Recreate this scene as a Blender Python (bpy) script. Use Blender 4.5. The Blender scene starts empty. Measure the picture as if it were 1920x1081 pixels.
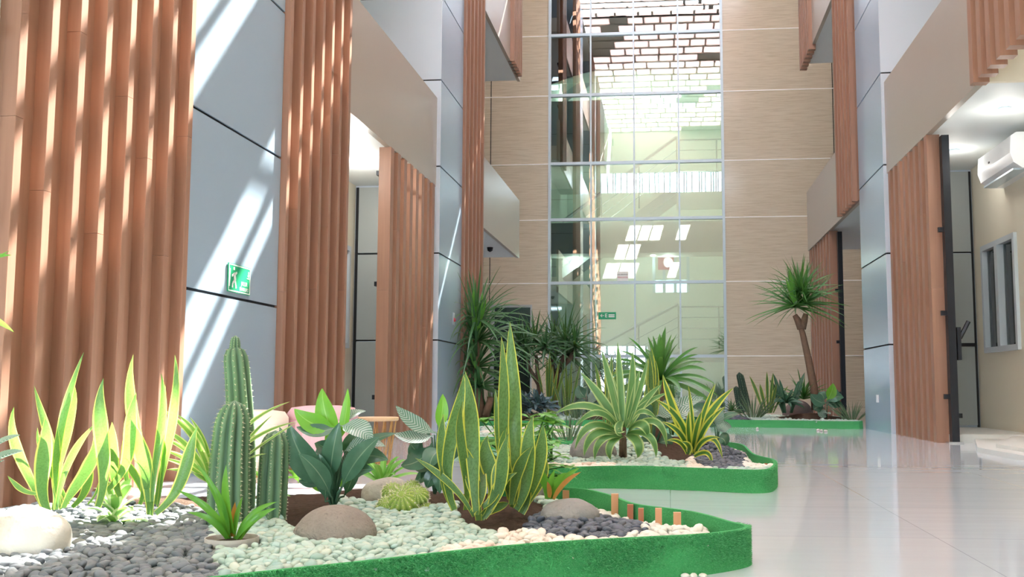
import bpy, math, random
from mathutils import Vector, Matrix, noise
rnd = random.Random(7)
C = bpy.context.scene.collection
sc = bpy.context.scene
# ------------------------------------------------------------------ camera
F = 1900.0; TH = math.radians(5.4); PH = math.atan(186.5/F); H = .45
SH = 295 - F*math.tan(TH)/math.cos(PH)
cf = Vector((-math.sin(TH)*math.cos(PH), math.cos(TH)*math.cos(PH), math.sin(PH)))
cr = Vector((math.cos(TH), math.sin(TH), 0)); cu = cr.cross(cf)
CAM = Vector((0, 0, H))
cd = bpy.data.cameras.new('camera'); cam = bpy.data.objects.new('camera', cd); C.objects.link(cam)
cam.matrix_world = Matrix.Translation(CAM) @ Matrix((cr, cu, -cf)).transposed().to_4x4()
cd.sensor_width = 36; cd.lens = F*36/1920; cd.shift_x = -SH/1920; cd.shift_y = 0
cd.clip_start = .05; cd.clip_end = 300
sc.camera = cam
# ------------------------------------------------------------------ light and exposure
KX, KY = .31, .90                                   # sun direction: dx/dz, dy/dz
sd = bpy.data.lights.new('sun', 'SUN'); so = bpy.data.objects.new('sun', sd); C.objects.link(so)
sd.energy = 17; sd.angle = math.radians(.28); sd.color = (1, .96, .88)
so.rotation_euler = Vector((KX, KY, 1)).to_track_quat('Z', 'Y').to_euler(); so.location = (5, 18, 20)
w = bpy.data.worlds.new('sky'); sc.world = w; w.use_nodes = True
bg = w.node_tree.nodes['Background']; bg.inputs[0].default_value = (.76, .88, 1, 1); bg.inputs[1].default_value = 5.2
sc.view_settings.view_transform = 'Standard'; sc.view_settings.look = 'None'
sc.view_settings.gamma = 1; sc.view_settings.use_curve_mapping = False
sc.view_settings.exposure = 1.52
sc.cycles.use_denoising = True
sc.cycles.max_bounces = 10; sc.cycles.diffuse_bounces = 5; sc.cycles.glossy_bounces = 4
sc.cycles.transparent_max_bounces = 12; sc.cycles.sample_clamp_indirect = 8
sc.cycles.caustics_reflective = False; sc.cycles.caustics_refractive = False

# ------------------------------------------------------------------ projection helpers (pixel of the photo -> place on a plane)
def ray(x, y):
    a = (x-960-SH)/F; b = -(y-540.5)/F
    return cf + cr*a + cu*b
def onX(x, y, X): d = ray(x, y); return CAM + d*(X/d.x)
def onY(x, y, Y): d = ray(x, y); return CAM + d*(Y/d.y)
def G(x, y, z=.07): d = ray(x, y); return CAM + d*((z-H)/d.z)
def px(p):
    q = Vector(p)-CAM; D = q.dot(cf)
    return 960+SH+F*q.dot(cr)/D, 540.5-F*q.dot(cu)/D

# ------------------------------------------------------------------ mesh helpers
class MB:
    def __init__(s): s.v = []; s.f = []; s.uv = []
    def face(s, idx, uv=None):
        s.f.append(tuple(idx)); s.uv.append(uv or [(0, 0)]*len(idx))
    def box(s, x0, y0, z0, x1, y1, z1, b=0):
        if x0 > x1: x0, x1 = x1, x0
        if y0 > y1: y0, y1 = y1, y0
        if z0 > z1: z0, z1 = z1, z0
        n = len(s.v)
        if b <= 0:
            s.v += [(x, y, z) for z in (z0, z1) for y in (y0, y1) for x in (x0, x1)]
            for q in ((0, 2, 3, 1), (4, 5, 7, 6), (0, 1, 5, 4), (2, 6, 7, 3), (0, 4, 6, 2), (1, 3, 7, 5)):
                s.face([n+i for i in q])
        else:
            c = [(x0+b, y0), (x1-b, y0), (x1, y0+b), (x1, y1-b), (x1-b, y1), (x0+b, y1), (x0, y1-b), (x0, y0+b)]
            s.v += [(x, y, z) for z in (z0, z1) for (x, y) in c]
            for i in range(8): s.face([n+i, n+(i+1) % 8, n+8+(i+1) % 8, n+8+i])
            s.face([n+i for i in range(7, -1, -1)]); s.face([n+8+i for i in range(8)])
        return s
    def tube(s, pts, rad, seg=8, cap=True):
        pts = [Vector(p) for p in pts]; n0 = len(s.v); m = len(pts)
        if not hasattr(rad, '__len__'): rad = [rad]*m
        ref = None
        for i, p in enumerate(pts):
            t = (pts[min(i+1, m-1)]-pts[max(i-1, 0)]).normalized()
            if ref is None: ref = t.orthogonal().normalized()
            a = (ref - t*ref.dot(t)).normalized(); ref = a; b = t.cross(a)
            for k in range(seg):
                an = 2*math.pi*k/seg
                s.v.append(tuple(p + (a*math.cos(an)+b*math.sin(an))*rad[i]))
        for i in range(m-1):
            for k in range(seg):
                a0 = n0+i*seg+k; a1 = n0+i*seg+(k+1) % seg
                s.face([a0, a1, a1+seg, a0+seg], [(k/seg, i/m), ((k+1)/seg, i/m), ((k+1)/seg, (i+1)/m), (k/seg, (i+1)/m)])
        if cap:
            s.face([n0+k for k in range(seg-1, -1, -1)]); s.face([n0+(m-1)*seg+k for k in range(seg)])
        return s
    def lathe(s, c, prof, seg=32):
        n0 = len(s.v); m = len(prof)
        for r, z in prof:
            for k in range(seg):
                a = 2*math.pi*k/seg; s.v.append((c[0]+r*math.cos(a), c[1]+r*math.sin(a), c[2]+z))
        for i in range(m-1):
            for k in range(seg):
                a0 = n0+i*seg+k; a1 = n0+i*seg+(k+1) % seg; s.face([a0, a1, a1+seg, a0+seg])
        s.face([n0+k for k in range(seg-1, -1, -1)]); s.face([n0+(m-1)*seg+k for k in range(seg)])
        return s
    def build(s, name, mat, parent=None, smooth=False, uv=False):
        me = bpy.data.meshes.new(name); me.from_pydata([tuple(v) for v in s.v], [], s.f)
        if uv:
            l = me.uv_layers.new(name='UVMap'); flat = [c for q in s.uv for t in q for c in t]
            l.data.foreach_set('uv', flat)
        if smooth: me.polygons.foreach_set('use_smooth', [True]*len(me.polygons))
        me.materials.append(mat); me.update()
        o = bpy.data.objects.new(name, me); C.objects.link(o)
        if parent: o.parent = parent
        return o
def empty(name, loc=(0, 0, 0)):
    o = bpy.data.objects.new(name, None); C.objects.link(o); o.location = loc; o.empty_display_size = .05; return o
def rootat(name, loc, label, cat, group=None):
    """an Empty at the thing's base; parts are built in world coordinates and shifted back by adopt()"""
    o = empty(name, loc); tag(o, label, cat, group); return o
def adopt(part, root):
    part.parent = root; part.matrix_parent_inverse = Matrix.Translation(-Vector(root.location)); return part
def tag(o, label, cat, group=None, kind=None):
    o['label'] = label; o['category'] = cat
    if group: o['group'] = group
    if kind: o['kind'] = kind
    return o
def struct(o): o['kind'] = 'structure'; return o

# ------------------------------------------------------------------ materials
def srgb(r, g, b):
    return tuple((c/255/12.92 if c/255 <= .04045 else ((c/255+.055)/1.055)**2.4) for c in (r, g, b)) + (1,)
class NT:
    def __init__(s, name):
        s.m = bpy.data.materials.new(name); s.m.use_nodes = True; s.t = s.m.node_tree; s.n = s.t.nodes
        s.p = s.n['Principled BSDF']; s.out = s.n['Material Output']
    def new(s, t, **k):
        n = s.n.new(t)
        for a, b in k.items(): setattr(n, a, b)
        return n
    def l(s, a, b): s.t.links.new(a, b)
    def coord(s, scale=(1, 1, 1), kind='Object'):
        tc = s.new('ShaderNodeTexCoord'); mp = s.new('ShaderNodeMapping'); s.l(tc.outputs[kind], mp.inputs[0]); mp.inputs['Scale'].default_value = scale; return mp.outputs[0]
    def noise(s, vec, scale, detail=3, rough=.5):
        n = s.new('ShaderNodeTexNoise'); s.l(vec, n.inputs['Vector']); n.inputs['Scale'].default_value = scale
        n.inputs['Detail'].default_value = detail; n.inputs['Roughness'].default_value = rough; return n.outputs['Fac']
    def ramp(s, fac, stops):
        r = s.new('ShaderNodeValToRGB'); s.l(fac, r.inputs[0]); e = r.color_ramp.elements
        while len(e) < len(stops): e.new(.5)
        for i, (p, c) in enumerate(stops): e[i].position = p; e[i].color = c
        return r.outputs[0]
    def mix(s, fac, a, b, t='MIX'):
        m = s.new('ShaderNodeMix', data_type='RGBA', blend_type=t)
        for i, x in ((0, fac), (6, a), (7, b)):
            if hasattr(x, 'links'): s.l(x, m.inputs[i])
            else: m.inputs[i].default_value = x
        return m.outputs[2]
    def math(s, op, a, b=0):
        m = s.new('ShaderNodeMath', operation=op)
        for i, x in ((0, a), (1, b)):
            if hasattr(x, 'links'): s.l(x, m.inputs[i])
            else: m.inputs[i].default_value = x
        return m.outputs[0]
    def bump(s, h, strength=.3, dist=.01):
        b = s.new('ShaderNodeBump'); b.inputs['Strength'].default_value = strength; b.inputs['Distance'].default_value = dist
        s.l(h, b.inputs['Height']); s.l(b.outputs[0], s.p.inputs['Normal'])
    def col(s, c):
        if hasattr(c, 'links'): s.l(c, s.p.inputs['Base Color'])
        else: s.p.inputs['Base Color'].default_value = c
    def set(s, rough=.5, metal=0, spec=.5):
        s.p.inputs['Roughness'].default_value = rough; s.p.inputs['Metallic'].default_value = metal
        s.p.inputs['Specular IOR Level'].default_value = spec; return s.m
def plain(name, c, rough=.5, metal=0, var=0.0, scale=8, bump=0, spec=.5):
    t = NT(name); v = t.coord()
    if var:
        f = t.noise(v, scale, 4)
        t.col(t.mix(f, tuple(x*(1-var) for x in c[:3])+(1,), tuple(min(1, x*(1+var)) for x in c[:3])+(1,)))
    else: t.col(c)
    if bump: t.bump(t.noise(v, scale*4, 4), bump, .01)
    return t.set(rough, metal, spec)
def island(t):
    return t.new('ShaderNodeNewGeometry').outputs['Random Per Island']
def wood(name, a, b, c2):
    t = NT(name); v = t.coord((18, 18, .7)); f = t.noise(v, 2.5, 5, .6)
    base = t.mix(f, a, b); ob = t.mix(island(t), base, t.mix(f, c2, b), 'MIX')
    v2 = t.coord((3, 3, .25)); ob = t.mix(t.ramp(t.noise(v2, 2, 3), [(.35, (0, 0, 0, 1)), (.75, (.4, .4, .4, 1))]), ob, c2)
    t.col(ob); t.bump(f, .15, .003); return t.set(.42)
M = {}
M['wood'] = wood('timber', srgb(152, 112, 92), srgb(178, 138, 115), srgb(140, 102, 84))
M['stake'] = wood('stake timber', srgb(205, 150, 105), srgb(225, 175, 130), srgb(190, 125, 85))
M['redstake'] = wood('red stake timber', srgb(178, 105, 70), srgb(195, 125, 88), srgb(160, 90, 60))
def panel(name, c, rough, metal):
    t = NT(name); v = t.coord((1, 1, 1)); f = t.noise(v, .8, 2)
    t.col(t.mix(f, tuple(x*.94 for x in c[:3])+(1,), c)); t.bump(t.noise(v, .55, 2), .05, .05); return t.set(rough, metal)
M['blue'] = panel('blue grey cladding', srgb(166, 188, 206), .25, .08)
M['white_clad'] = panel('white cladding', srgb(208, 220, 234), .3, .0)
M['taupe'] = panel('taupe cladding', srgb(178, 168, 156), .28, .05)
M['black'] = plain('black steel', srgb(34, 38, 46), .4, .3)
M['seam'] = plain('black joint', srgb(22, 24, 30), .7)
def stone_tile():
    t = NT('beige striated tile'); v = t.coord((1.2, 1.2, 34)); f = t.noise(v, 2.2, 5, .65)
    v2 = t.coord((.5, .5, .8)); g = t.noise(v2, 1.2, 2)
    c = t.ramp(f, [(.3, srgb(184, 172, 150)), (.5, srgb(205, 195, 174)), (.72, srgb(217, 208, 189))])
    t.col(t.mix(t.math('MULTIPLY', g, .3), c, srgb(204, 190, 164))); return t.set(.13, 0, .6)
M['tile'] = stone_tile()
M['trim'] = plain('polished trim', srgb(250, 250, 248), .35, 0)
def floor_mat():
    t = NT('white glossy floor tile'); v = t.coord()
    br = t.new('ShaderNodeTexBrick'); t.l(v, br.inputs['Vector']); br.offset = 0
    br.inputs['Scale'].default_value = 1.25; br.inputs['Mortar Size'].default_value = .0022; br.inputs['Mortar Smooth'].default_value = .3
    br.inputs['Brick Width'].default_value = 1; br.inputs['Row Height'].default_value = 1
    br.inputs['Color1'].default_value = srgb(206, 216, 224); br.inputs['Color2'].default_value = srgb(202, 213, 222); br.inputs['Mortar'].default_value = srgb(172, 182, 190)
    t.col(br.outputs[0]); t.bump(t.noise(t.coord((1, 5, 1)), 1.2, 2), .04, .02)
    t.p.inputs['IOR'].default_value = 1.6
    return t.set(.07, 0, .6)
M['floor'] = floor_mat()
M['soffit'] = plain('white soffit', srgb(226, 232, 232), .6)
M['cream'] = plain('cream paint', srgb(232, 226, 206), .7)
M['grey'] = panel('grey panel', srgb(172, 180, 180), .45, 0)
M['innerwall'] = plain('pale stairwell paint', srgb(214, 220, 208), .7)
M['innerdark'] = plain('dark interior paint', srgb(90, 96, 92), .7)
M['frame'] = plain('pale aluminium frame', srgb(188, 206, 216), .35, .3)
M['winframe'] = plain('white window frame', srgb(206, 216, 222), .4)
M['white'] = plain('white plastic', srgb(235, 238, 240), .35)
M['steel'] = plain('steel rail', srgb(215, 218, 220), .25, .9)
def glass(name, tint, refl, wavy=0):
    t = NT(name); t.n.remove(t.p)
    tr = t.new('ShaderNodeBsdfTransparent'); tr.inputs[0].default_value = tint
    gl = t.new('ShaderNodeBsdfGlossy'); gl.inputs['Roughness'].default_value = .0; gl.inputs['Color'].default_value = (1, 1, 1, 1)
    fr = t.new('ShaderNodeFresnel'); fr.inputs[0].default_value = refl
    if wavy:
        b = t.new('ShaderNodeBump'); b.inputs['Strength'].default_value = wavy; b.inputs['Distance'].default_value = .02
        t.l(t.noise(t.coord((1, 1, .6)), 1.1, 2), b.inputs['Height']); t.l(b.outputs[0], gl.inputs['Normal'])
    mx = t.new('ShaderNodeMixShader'); t.l(fr.outputs[0], mx.inputs[0]); t.l(tr.outputs[0], mx.inputs[1]); t.l(gl.outputs[0], mx.inputs[2])
    t.l(mx.outputs[0], t.out.inputs['Surface']); return t.m
M['glass'] = glass('curtain wall glass', (.74, .84, .80, 1), 3.2, .02)
M['glass2'] = glass('window glass', (.5, .6, .6, 1), 1.45)
def roofpanel():
    t = NT('pink translucent roof sheet'); t.n.remove(t.p)
    d = t.new('ShaderNodeBsdfDiffuse'); tr = t.new('ShaderNodeBsdfTranslucent')
    c = t.mix(island(t), srgb(236, 190, 170), srgb(244, 208, 190))
    t.l(c, d.inputs[0]); t.l(t.mix(.5, c, srgb(236, 246, 255)), tr.inputs[0])
    mx = t.new('ShaderNodeMixShader'); mx.inputs[0].default_value = .55
    t.l(d.outputs[0], mx.inputs[1]); t.l(tr.outputs[0], mx.inputs[2]); t.l(mx.outputs[0], t.out.inputs['Surface']); return t.m
M['roofpanel'] = roofpanel()
M['roofdark'] = plain('roof steel', srgb(188, 186, 174), .6)
def turf():
    t = NT('green artificial turf'); v = t.coord(); f = t.noise(v, 160, 4, .7); g = t.noise(v, 14, 3)
    c = t.mix(f, srgb(44, 138, 78), srgb(104, 196, 124)); t.col(t.mix(t.math('MULTIPLY', g, .5), c, srgb(66, 160, 96)))
    t.bump(f, .8, .006); return t.set(.8, 0, .2)
M['turf'] = turf()
M['turfback'] = plain('green turf backing', srgb(20, 116, 62), .6, var=.12, scale=6)
def blades():
    t = NT('turf blades'); t.col(t.mix(island(t), srgb(52, 146, 84), srgb(120, 206, 138))); return t.set(.6, 0, .3)
M['blades'] = blades()
def soil():
    t = NT('dark soil'); v = t.coord(); f = t.noise(v, 45, 6, .7)
    t.col(t.mix(f, srgb(52, 42, 36), srgb(110, 90, 76))); t.bump(f, 1, .02); return t.set(.95, 0, .1)
M['soil'] = soil()
def pebble(name, cols, rough=.5):
    t = NT(name); r = island(t)
    oi = t.new('ShaderNodeObjectInfo').outputs['Random']
    r = t.math('FRACT', t.math('ADD', r, oi))
    n = len(cols); c = t.ramp(r, [(i/(n-1), srgb(*k)) for i, k in enumerate(cols)])
    f = t.noise(t.coord(), 60, 4); t.col(t.mix(t.math('MULTIPLY', f, .35), c, tuple(x*.55 for x in srgb(*cols[0])[:3])+(1,)))
    return t.set(rough, 0, .4)
M['pgrey'] = pebble('dark grey pebble', [(104, 112, 118), (130, 138, 142), (116, 122, 130), (146, 150, 150), (98, 106, 116)], .6)
M['pdark'] = pebble('slate pebble', [(70, 76, 88), (96, 102, 112), (84, 90, 104), (104, 108, 114)], .55)
M['pgreen'] = pebble('pale green pebble', [(160, 188, 176), (190, 208, 192), (172, 200, 192), (205, 214, 196), (150, 180, 172)], .5)
M['pwhite'] = pebble('white pebble', [(226, 224, 214), (240, 236, 226), (214, 212, 204), (236, 230, 218)], .5)
M['ppink'] = pebble('cream and pink pebble', [(232, 214, 200), (240, 232, 218), (236, 220, 204), (240, 238, 226), (226, 198, 180)], .5)
def rock(name, a, b, sc=18):
    t = NT(name); v = t.coord(); f = t.noise(v, sc, 6, .65); g = t.noise(v, sc*6, 3)
    c = t.mix(f, srgb(*a), srgb(*b)); c = t.mix(t.ramp(g, [(.62, (0, 0, 0, 1)), (.75, (.5, .5, .5, 1))]), c, tuple(x*.45 for x in srgb(*a)[:3])+(1,))
    t.col(c); t.bump(g, .7, .008); return t.set(.8, 0, .3)
M['rbrown'] = rock('brown grey rock', (122, 112, 104), (158, 148, 138))
M['rpale'] = rock('pale grey rock', (160, 158, 150), (188, 184, 176), 8)
M['rgrey'] = rock('grey rock', (128, 126, 124), (160, 156, 152), 8)
M['rwhite'] = rock('whitish boulder', (216, 212, 202), (230, 226, 216), 6)
M['rmauve'] = rock('mauve rock', (120, 106, 104), (146, 130, 128), 6)
def leaf(name, inner, inner2, edge, ew=.8, band=0, trans=.35, rough=.35, mid=None, veins=0, transcol=None):
    t = NT(name); tc = t.new('ShaderNodeTexCoord'); sx = t.new('ShaderNodeSeparateXYZ'); t.l(tc.outputs['UV'], sx.inputs[0])
    a = t.math('ABSOLUTE', t.math('MULTIPLY', t.math('SUBTRACT', sx.outputs[0], .5), 2))
    v = t.coord(); f = t.noise(v, 30, 3)
    c = t.mix(f, srgb(*inner), srgb(*inner2)); c = t.mix(t.math('MULTIPLY', island(t), .35), c, srgb(*inner2))
    if band:
        vv = t.coord((1, 6, 1), 'UV'); b = t.noise(vv, 7, 4, .7)
        bb = t.ramp(b, [(.48, (0, 0, 0, 1)), (.58, (1, 1, 1, 1))]); c = t.mix(t.math('MULTIPLY', bb, band), c, tuple(x*.5 for x in srgb(*inner)[:3])+(1,))
    if veins:
        w = t.math('SINE', t.math('ADD', t.math('MULTIPLY', sx.outputs[1], 95), t.math('MULTIPLY', a, -14)))
        c = t.mix(t.math('MULTIPLY', t.math('MAXIMUM', w, 0), veins), c, srgb(206, 218, 214))
    if mid: c = t.mix(t.ramp(a, [(0, (1, 1, 1, 1)), (mid[0], (0, 0, 0, 1))]), c, srgb(*mid[1]))
    if edge:
        e = t.ramp(a, [(ew-.05, (0, 0, 0, 1)), (ew+.03, (1, 1, 1, 1))]); c = t.mix(e, c, srgb(*edge))
    t.col(c); t.set(rough, 0, .45)
    tr = t.new('ShaderNodeBsdfTranslucent'); t.l(t.mix(.35, c, transcol or srgb(170, 220, 60)), tr.inputs[0])
    mx = t.new('ShaderNodeMixShader'); mx.inputs[0].default_value = trans
    t.l(t.p.outputs[0], mx.inputs[1]); t.l(tr.outputs[0], mx.inputs[2]); t.l(mx.outputs[0], t.out.inputs['Surface']); return t.m
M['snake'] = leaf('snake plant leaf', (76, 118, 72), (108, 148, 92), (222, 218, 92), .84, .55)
M['snakesun'] = leaf('sunny snake plant leaf', (96, 150, 84), (126, 176, 100), (236, 236, 130), .8, .35)  # lighter copy of the snake plant leaf, sunlight put into its colour
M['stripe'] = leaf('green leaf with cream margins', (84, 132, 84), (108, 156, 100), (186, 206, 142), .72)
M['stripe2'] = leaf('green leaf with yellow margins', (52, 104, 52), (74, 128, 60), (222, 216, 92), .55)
M['lily'] = leaf('dark glossy leaf', (52, 92, 72), (84, 124, 100), None, trans=.15, rough=.25, mid=(.08, (130, 160, 130)), transcol=srgb(90, 150, 60))
M['lilyvein'] = leaf('silvery veined leaf', (70, 110, 92), (110, 146, 130), None, trans=.12, rough=.25, veins=.7)
M['lilynew'] = leaf('fresh green leaf', (104, 178, 60), (134, 204, 72), None, trans=.4, mid=(.08, (170, 220, 120)))
M['light'] = leaf('light green leaf', (86, 158, 62), (120, 186, 84), None, trans=.35, mid=(.1, (150, 204, 110)))
M['stripesun'] = leaf('sunlit striped leaf', (120, 170, 84), (150, 196, 104), (232, 238, 170), .6, trans=.4)  # paler copy of the margined leaf, with the sun put into its colour
M['potsoil'] = plain('dark potting soil', srgb(70, 48, 36), .95, var=.3, scale=40, bump=.6)
M['rosette'] = leaf('white edged rosette leaf', (112, 162, 92), (140, 184, 116), (236, 240, 214), .6)
M['yucca'] = leaf('long dark green leaf', (48, 92, 60), (84, 130, 84), None, trans=.2)
M['yuccanew'] = leaf('young green leaf', (76, 146, 58), (110, 176, 72), None, trans=.35)
M['dracaena'] = leaf('dark narrow leaf', (34, 78, 48), (66, 112, 70), None, trans=.2)
M['palm'] = leaf('mid green strap leaf', (50, 106, 56), (84, 142, 74), None, trans=.25)
M['blueleaf'] = leaf('blue green leaf', (52, 78, 84), (88, 112, 122), None, trans=.1, rough=.25, mid=(.1, (130, 150, 160)))
M['brom'] = leaf('bromeliad leaf', (66, 136, 50), (112, 176, 62), None, trans=.3)
M['bromred'] = leaf('orange red bromeliad leaf', (176, 104, 56), (196, 150, 70), None, trans=.3, transcol=srgb(230, 120, 50))
M['grass'] = leaf('grassy leaf', (70, 98, 78), (112, 134, 108), None, trans=.2)
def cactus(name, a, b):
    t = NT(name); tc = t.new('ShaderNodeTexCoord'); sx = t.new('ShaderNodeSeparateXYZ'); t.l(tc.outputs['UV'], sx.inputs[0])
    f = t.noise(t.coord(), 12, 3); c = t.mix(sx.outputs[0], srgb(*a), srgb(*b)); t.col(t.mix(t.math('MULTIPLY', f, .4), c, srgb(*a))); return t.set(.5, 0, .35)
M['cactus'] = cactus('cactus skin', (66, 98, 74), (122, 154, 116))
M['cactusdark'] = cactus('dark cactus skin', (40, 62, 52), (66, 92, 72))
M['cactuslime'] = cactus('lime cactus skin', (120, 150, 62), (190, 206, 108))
M['spine'] = plain('pale spines', srgb(232, 226, 200), .7)
M['bark'] = plain('ringed bark', srgb(132, 106, 88), .85, var=.25, scale=30, bump=.5)
M['bark2'] = plain('grey brown bark', srgb(96, 80, 68), .85, var=.25, scale=30, bump=.5)
M['pink'] = plain('pink ribbed fabric', srgb(228, 184, 190), .8, var=.03)
M['creamfab'] = plain('cream fabric', srgb(238, 224, 206), .8, var=.03)
M['brass'] = plain('brass wire', srgb(222, 178, 120), .3, .7)
M['tabletop'] = plain('pale wood table top', srgb(232, 200, 158), .45, var=.06)
M['signgreen'] = plain('sign green', srgb(28, 168, 116), .4)
M['signwhite'] = plain('sign white', srgb(240, 248, 244), .4)
M['signpale'] = plain('paper white', srgb(246, 248, 244), .6)
M['red'] = plain('red print', srgb(196, 60, 90), .5)
M['ink'] = plain('black ink', srgb(60, 50, 50), .6)
M['pot'] = plain('pot rim', srgb(190, 184, 176), .6)
M['mat'] = plain('pale stone step', srgb(214, 216, 212), .4)
M['lamp'] = None
def emit(name, c, s):
    t = NT(name); t.n.remove(t.p); e = t.new('ShaderNodeEmission'); e.inputs[0].default_value = c; e.inputs[1].default_value = s
    t.l(e.outputs[0], t.out.inputs['Surface']); return t.m
M['lamp'] = emit('downlight glow', (1, .97, .9, 1), 12)
M['outside'] = emit('daylit exterior', (.86, .95, 1, 1), 2.2)

# ------------------------------------------------------------------ the shell
XL, XR = -2.47, 2.20          # fascia faces
TOP = 11.4
RA, RB = -3.5, 19.6
struct(MB().box(-6, RA, -.12, 6, 30, 0).build('floor', M['floor']))
# side walls behind the galleries
struct(MB().box(-3.55, RA, 0, -3.35, 10.6, TOP).build('wall_left', M['cream']))
struct(MB().box(-4.6, 11.95, 0, -4.4, 19.6, TOP).build('wall_left_far', M['tile']))
WR = 3.02
struct(MB().box(-4.6, 10.6, 0, -3.35, 11.95, TOP).build('wall_left_pier', M['cream']))
struct(MB().box(WR, 10.4, 0, 4.6, 11.7, TOP).build('wall_right_pier', M['cream']))
struct(MB().box(WR+.2, 5.0, 0, 3.5, 5.1, TOP).build('wall_right_return', M['cream']))
b = MB(); wy0, wy1, wz0, wz1 = 9.05, 10.0, .78, 1.80
b.box(WR, 5.0, 0, WR+.2, wy0, TOP).box(WR, wy1, 0, WR+.2, 10.4, TOP).box(WR, wy0, 0, WR+.2, wy1, wz0).box(WR, wy0, wz1, WR+.2, wy1, TOP)
struct(b.build('wall_right', M['cream']))
struct(MB().box(4.4, 11.7, 0, 4.6, 19.6, TOP).build('wall_right_far', M['tile']))
struct(MB().box(3.3, RA, 0, 3.5, 5.1, TOP).build('wall_right_near', M['cream']))
# far wall around the curtain glazing, with a door opening
GX0, GX1 = -2.33, 1.10; FY = 19.6
DX0, DX1, DZ = -3.48, -2.66, 2.07
b = MB()
b.box(-6, FY, 0, DX0, FY+.2, TOP+1).box(DX1, FY, 0, GX0, FY+.2, TOP+1).box(DX0, FY, DZ, DX1, FY+.2, TOP+1).box(GX1, FY, 0, 6, FY+.2, TOP+1)
struct(b.build('wall_far', M['tile']))
SZ = [1.06, 2.49, 3.74, 4.86, 6.24, 7.47, 8.75, 10.0]
b = MB()
for z in SZ:
    b.box(DX1 if z < DZ else -6, FY-.006, z-.009, GX0, FY, z+.009); b.box(GX1, FY-.006, z-.009, 6, FY, z+.009)
struct(b.build('trim_1', M['trim']))
struct(MB().box(-3.51, FY-.004, DZ, -3.495, FY, TOP).box(3.2, FY-.004, 0, 3.215, FY, TOP).build('trim_2', M['seam']))
# dark room behind the door
d1 = empty('door_1', (DX0, FY, 0)); struct(d1)
o = MB().box(DX0, FY-.02, 0, DX0+.07, FY+.1, DZ).box(DX1-.03, FY-.02, 0, DX1, FY+.1, DZ).box(DX0+.07, FY-.02, DZ-.05, DX1-.03, FY+.1, DZ).build('door_frame', M['grey']); adopt(o, d1)
o = MB().box(DX0+.07, FY+.03, 0, DX1-.03, FY+.04, DZ-.05).build('door_glass', M['glass2']); adopt(o, d1)
o = MB().tube([(DX0+.2, FY-.04, .85), (DX0+.2, FY-.04, 1.35)], .014).build('door_handle', M['steel']); adopt(o, d1)
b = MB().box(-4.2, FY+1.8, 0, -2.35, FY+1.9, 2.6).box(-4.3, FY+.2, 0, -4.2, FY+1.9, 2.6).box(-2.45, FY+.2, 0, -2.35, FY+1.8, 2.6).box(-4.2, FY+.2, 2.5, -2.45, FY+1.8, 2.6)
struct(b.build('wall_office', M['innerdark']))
OFF = 1

def ledge(x0, x1, y0, y1, z, mat, name):     # slab with fascia in front
    return
# gallery slabs, fascias
def fascia(name, side, y0, y1, z0, z1, xin):
    xf = XL if side < 0 else XR
    struct(MB().box(xf, y0, z0, xf+side*.05, y1, z1).build(name, M['taupe']))
    b = MB().box(xf+side*.05, y0, z0+.02, xin, y1, z0+.35)
    struct(b.build('ceiling_gallery', M['soffit']))
Z1, Z2, Z3 = 2.60, 5.62, 8.64
for i, z in enumerate((Z1, Z2, Z3)):
    fascia('wall_left_fascia', -1, 7.50, 10.52, z, z+.97, -3.35)
    fascia('wall_left_fascia', -1, 13.2, 16.6, z, z+.97, -4.4)
    fascia('wall_right_fascia', 1, 7.26, 10.30, z, z+.94, WR)
    fascia('wall_right_fascia', 1, 11.75, 16.15, z, z+.94, 4.4)
struct(MB().box(XR+.01, 7.22, Z1, WR, 7.26, TOP).build('wall_right_beam', M['cream']))
# clad columns: body, joints
def clad(name, x0, x1, y0, y1, seams, side, fm='white_clad'):
    """x0 = face towards the atrium, x1 = deep side"""
    root = empty(name, ((x0+x1)/2, (y0+y1)/2, 0)); struct(root)
    zs = [0]+seams+[TOP]; g = .008
    body = MB(); front = MB(); jt = MB()
    xa, xb = min(x0, x1), max(x0, x1)
    for a, c in zip(zs, zs[1:]):
        body.box(xa, y0+.012, a+(g if a else 0), xb, y1, c-g)
        front.box(xa, y0, a+(g if a else 0), xb, y0+.012, c-g)
    jt.box(xa+.01, y0+.012, 0, xb-.01, y1-.01, TOP)
    adopt(body.build('cladding', M['blue']), root); adopt(front.build('front_panel', M[fm]), root); adopt(jt.build('joint', M['seam']), root)
    return root
sl = [.955+.925*i for i in range(12)]; sl = [z for z in [.955, 1.88, 2.82, 3.77, 4.70, 5.64, 6.58, 7.5, 8.45, 9.4, 10.3]]
clad('wall_left_column', -2.44, -3.35, 4.90, 6.115, [.955, 1.90, 2.85, 3.8, 4.75, 5.7, 6.65, 7.6, 8.55, 9.5, 10.4], -1)
clad('wall_left_column', -2.43, -3.35, 10.52, 11.69, sl, -1)
sr = [.88, 1.79, 2.69, 3.64, 4.56, 5.48, 6.4, 7.3, 8.2, 9.1, 10.0, 10.9]
clad('wall_right_column', 2.17, WR, 10.30, 11.62, sr, 1)
# narrow grey reveal inside the recess corners
struct(MB().box(-3.34, 10.50, 0, -3.31, 10.52, Z1).build('trim_3', M['seam']))
struct(MB().box(WR-.03, 10.28, .07, WR-.01, 10.30, Z1).build('trim_4', M['seam']))
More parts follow.
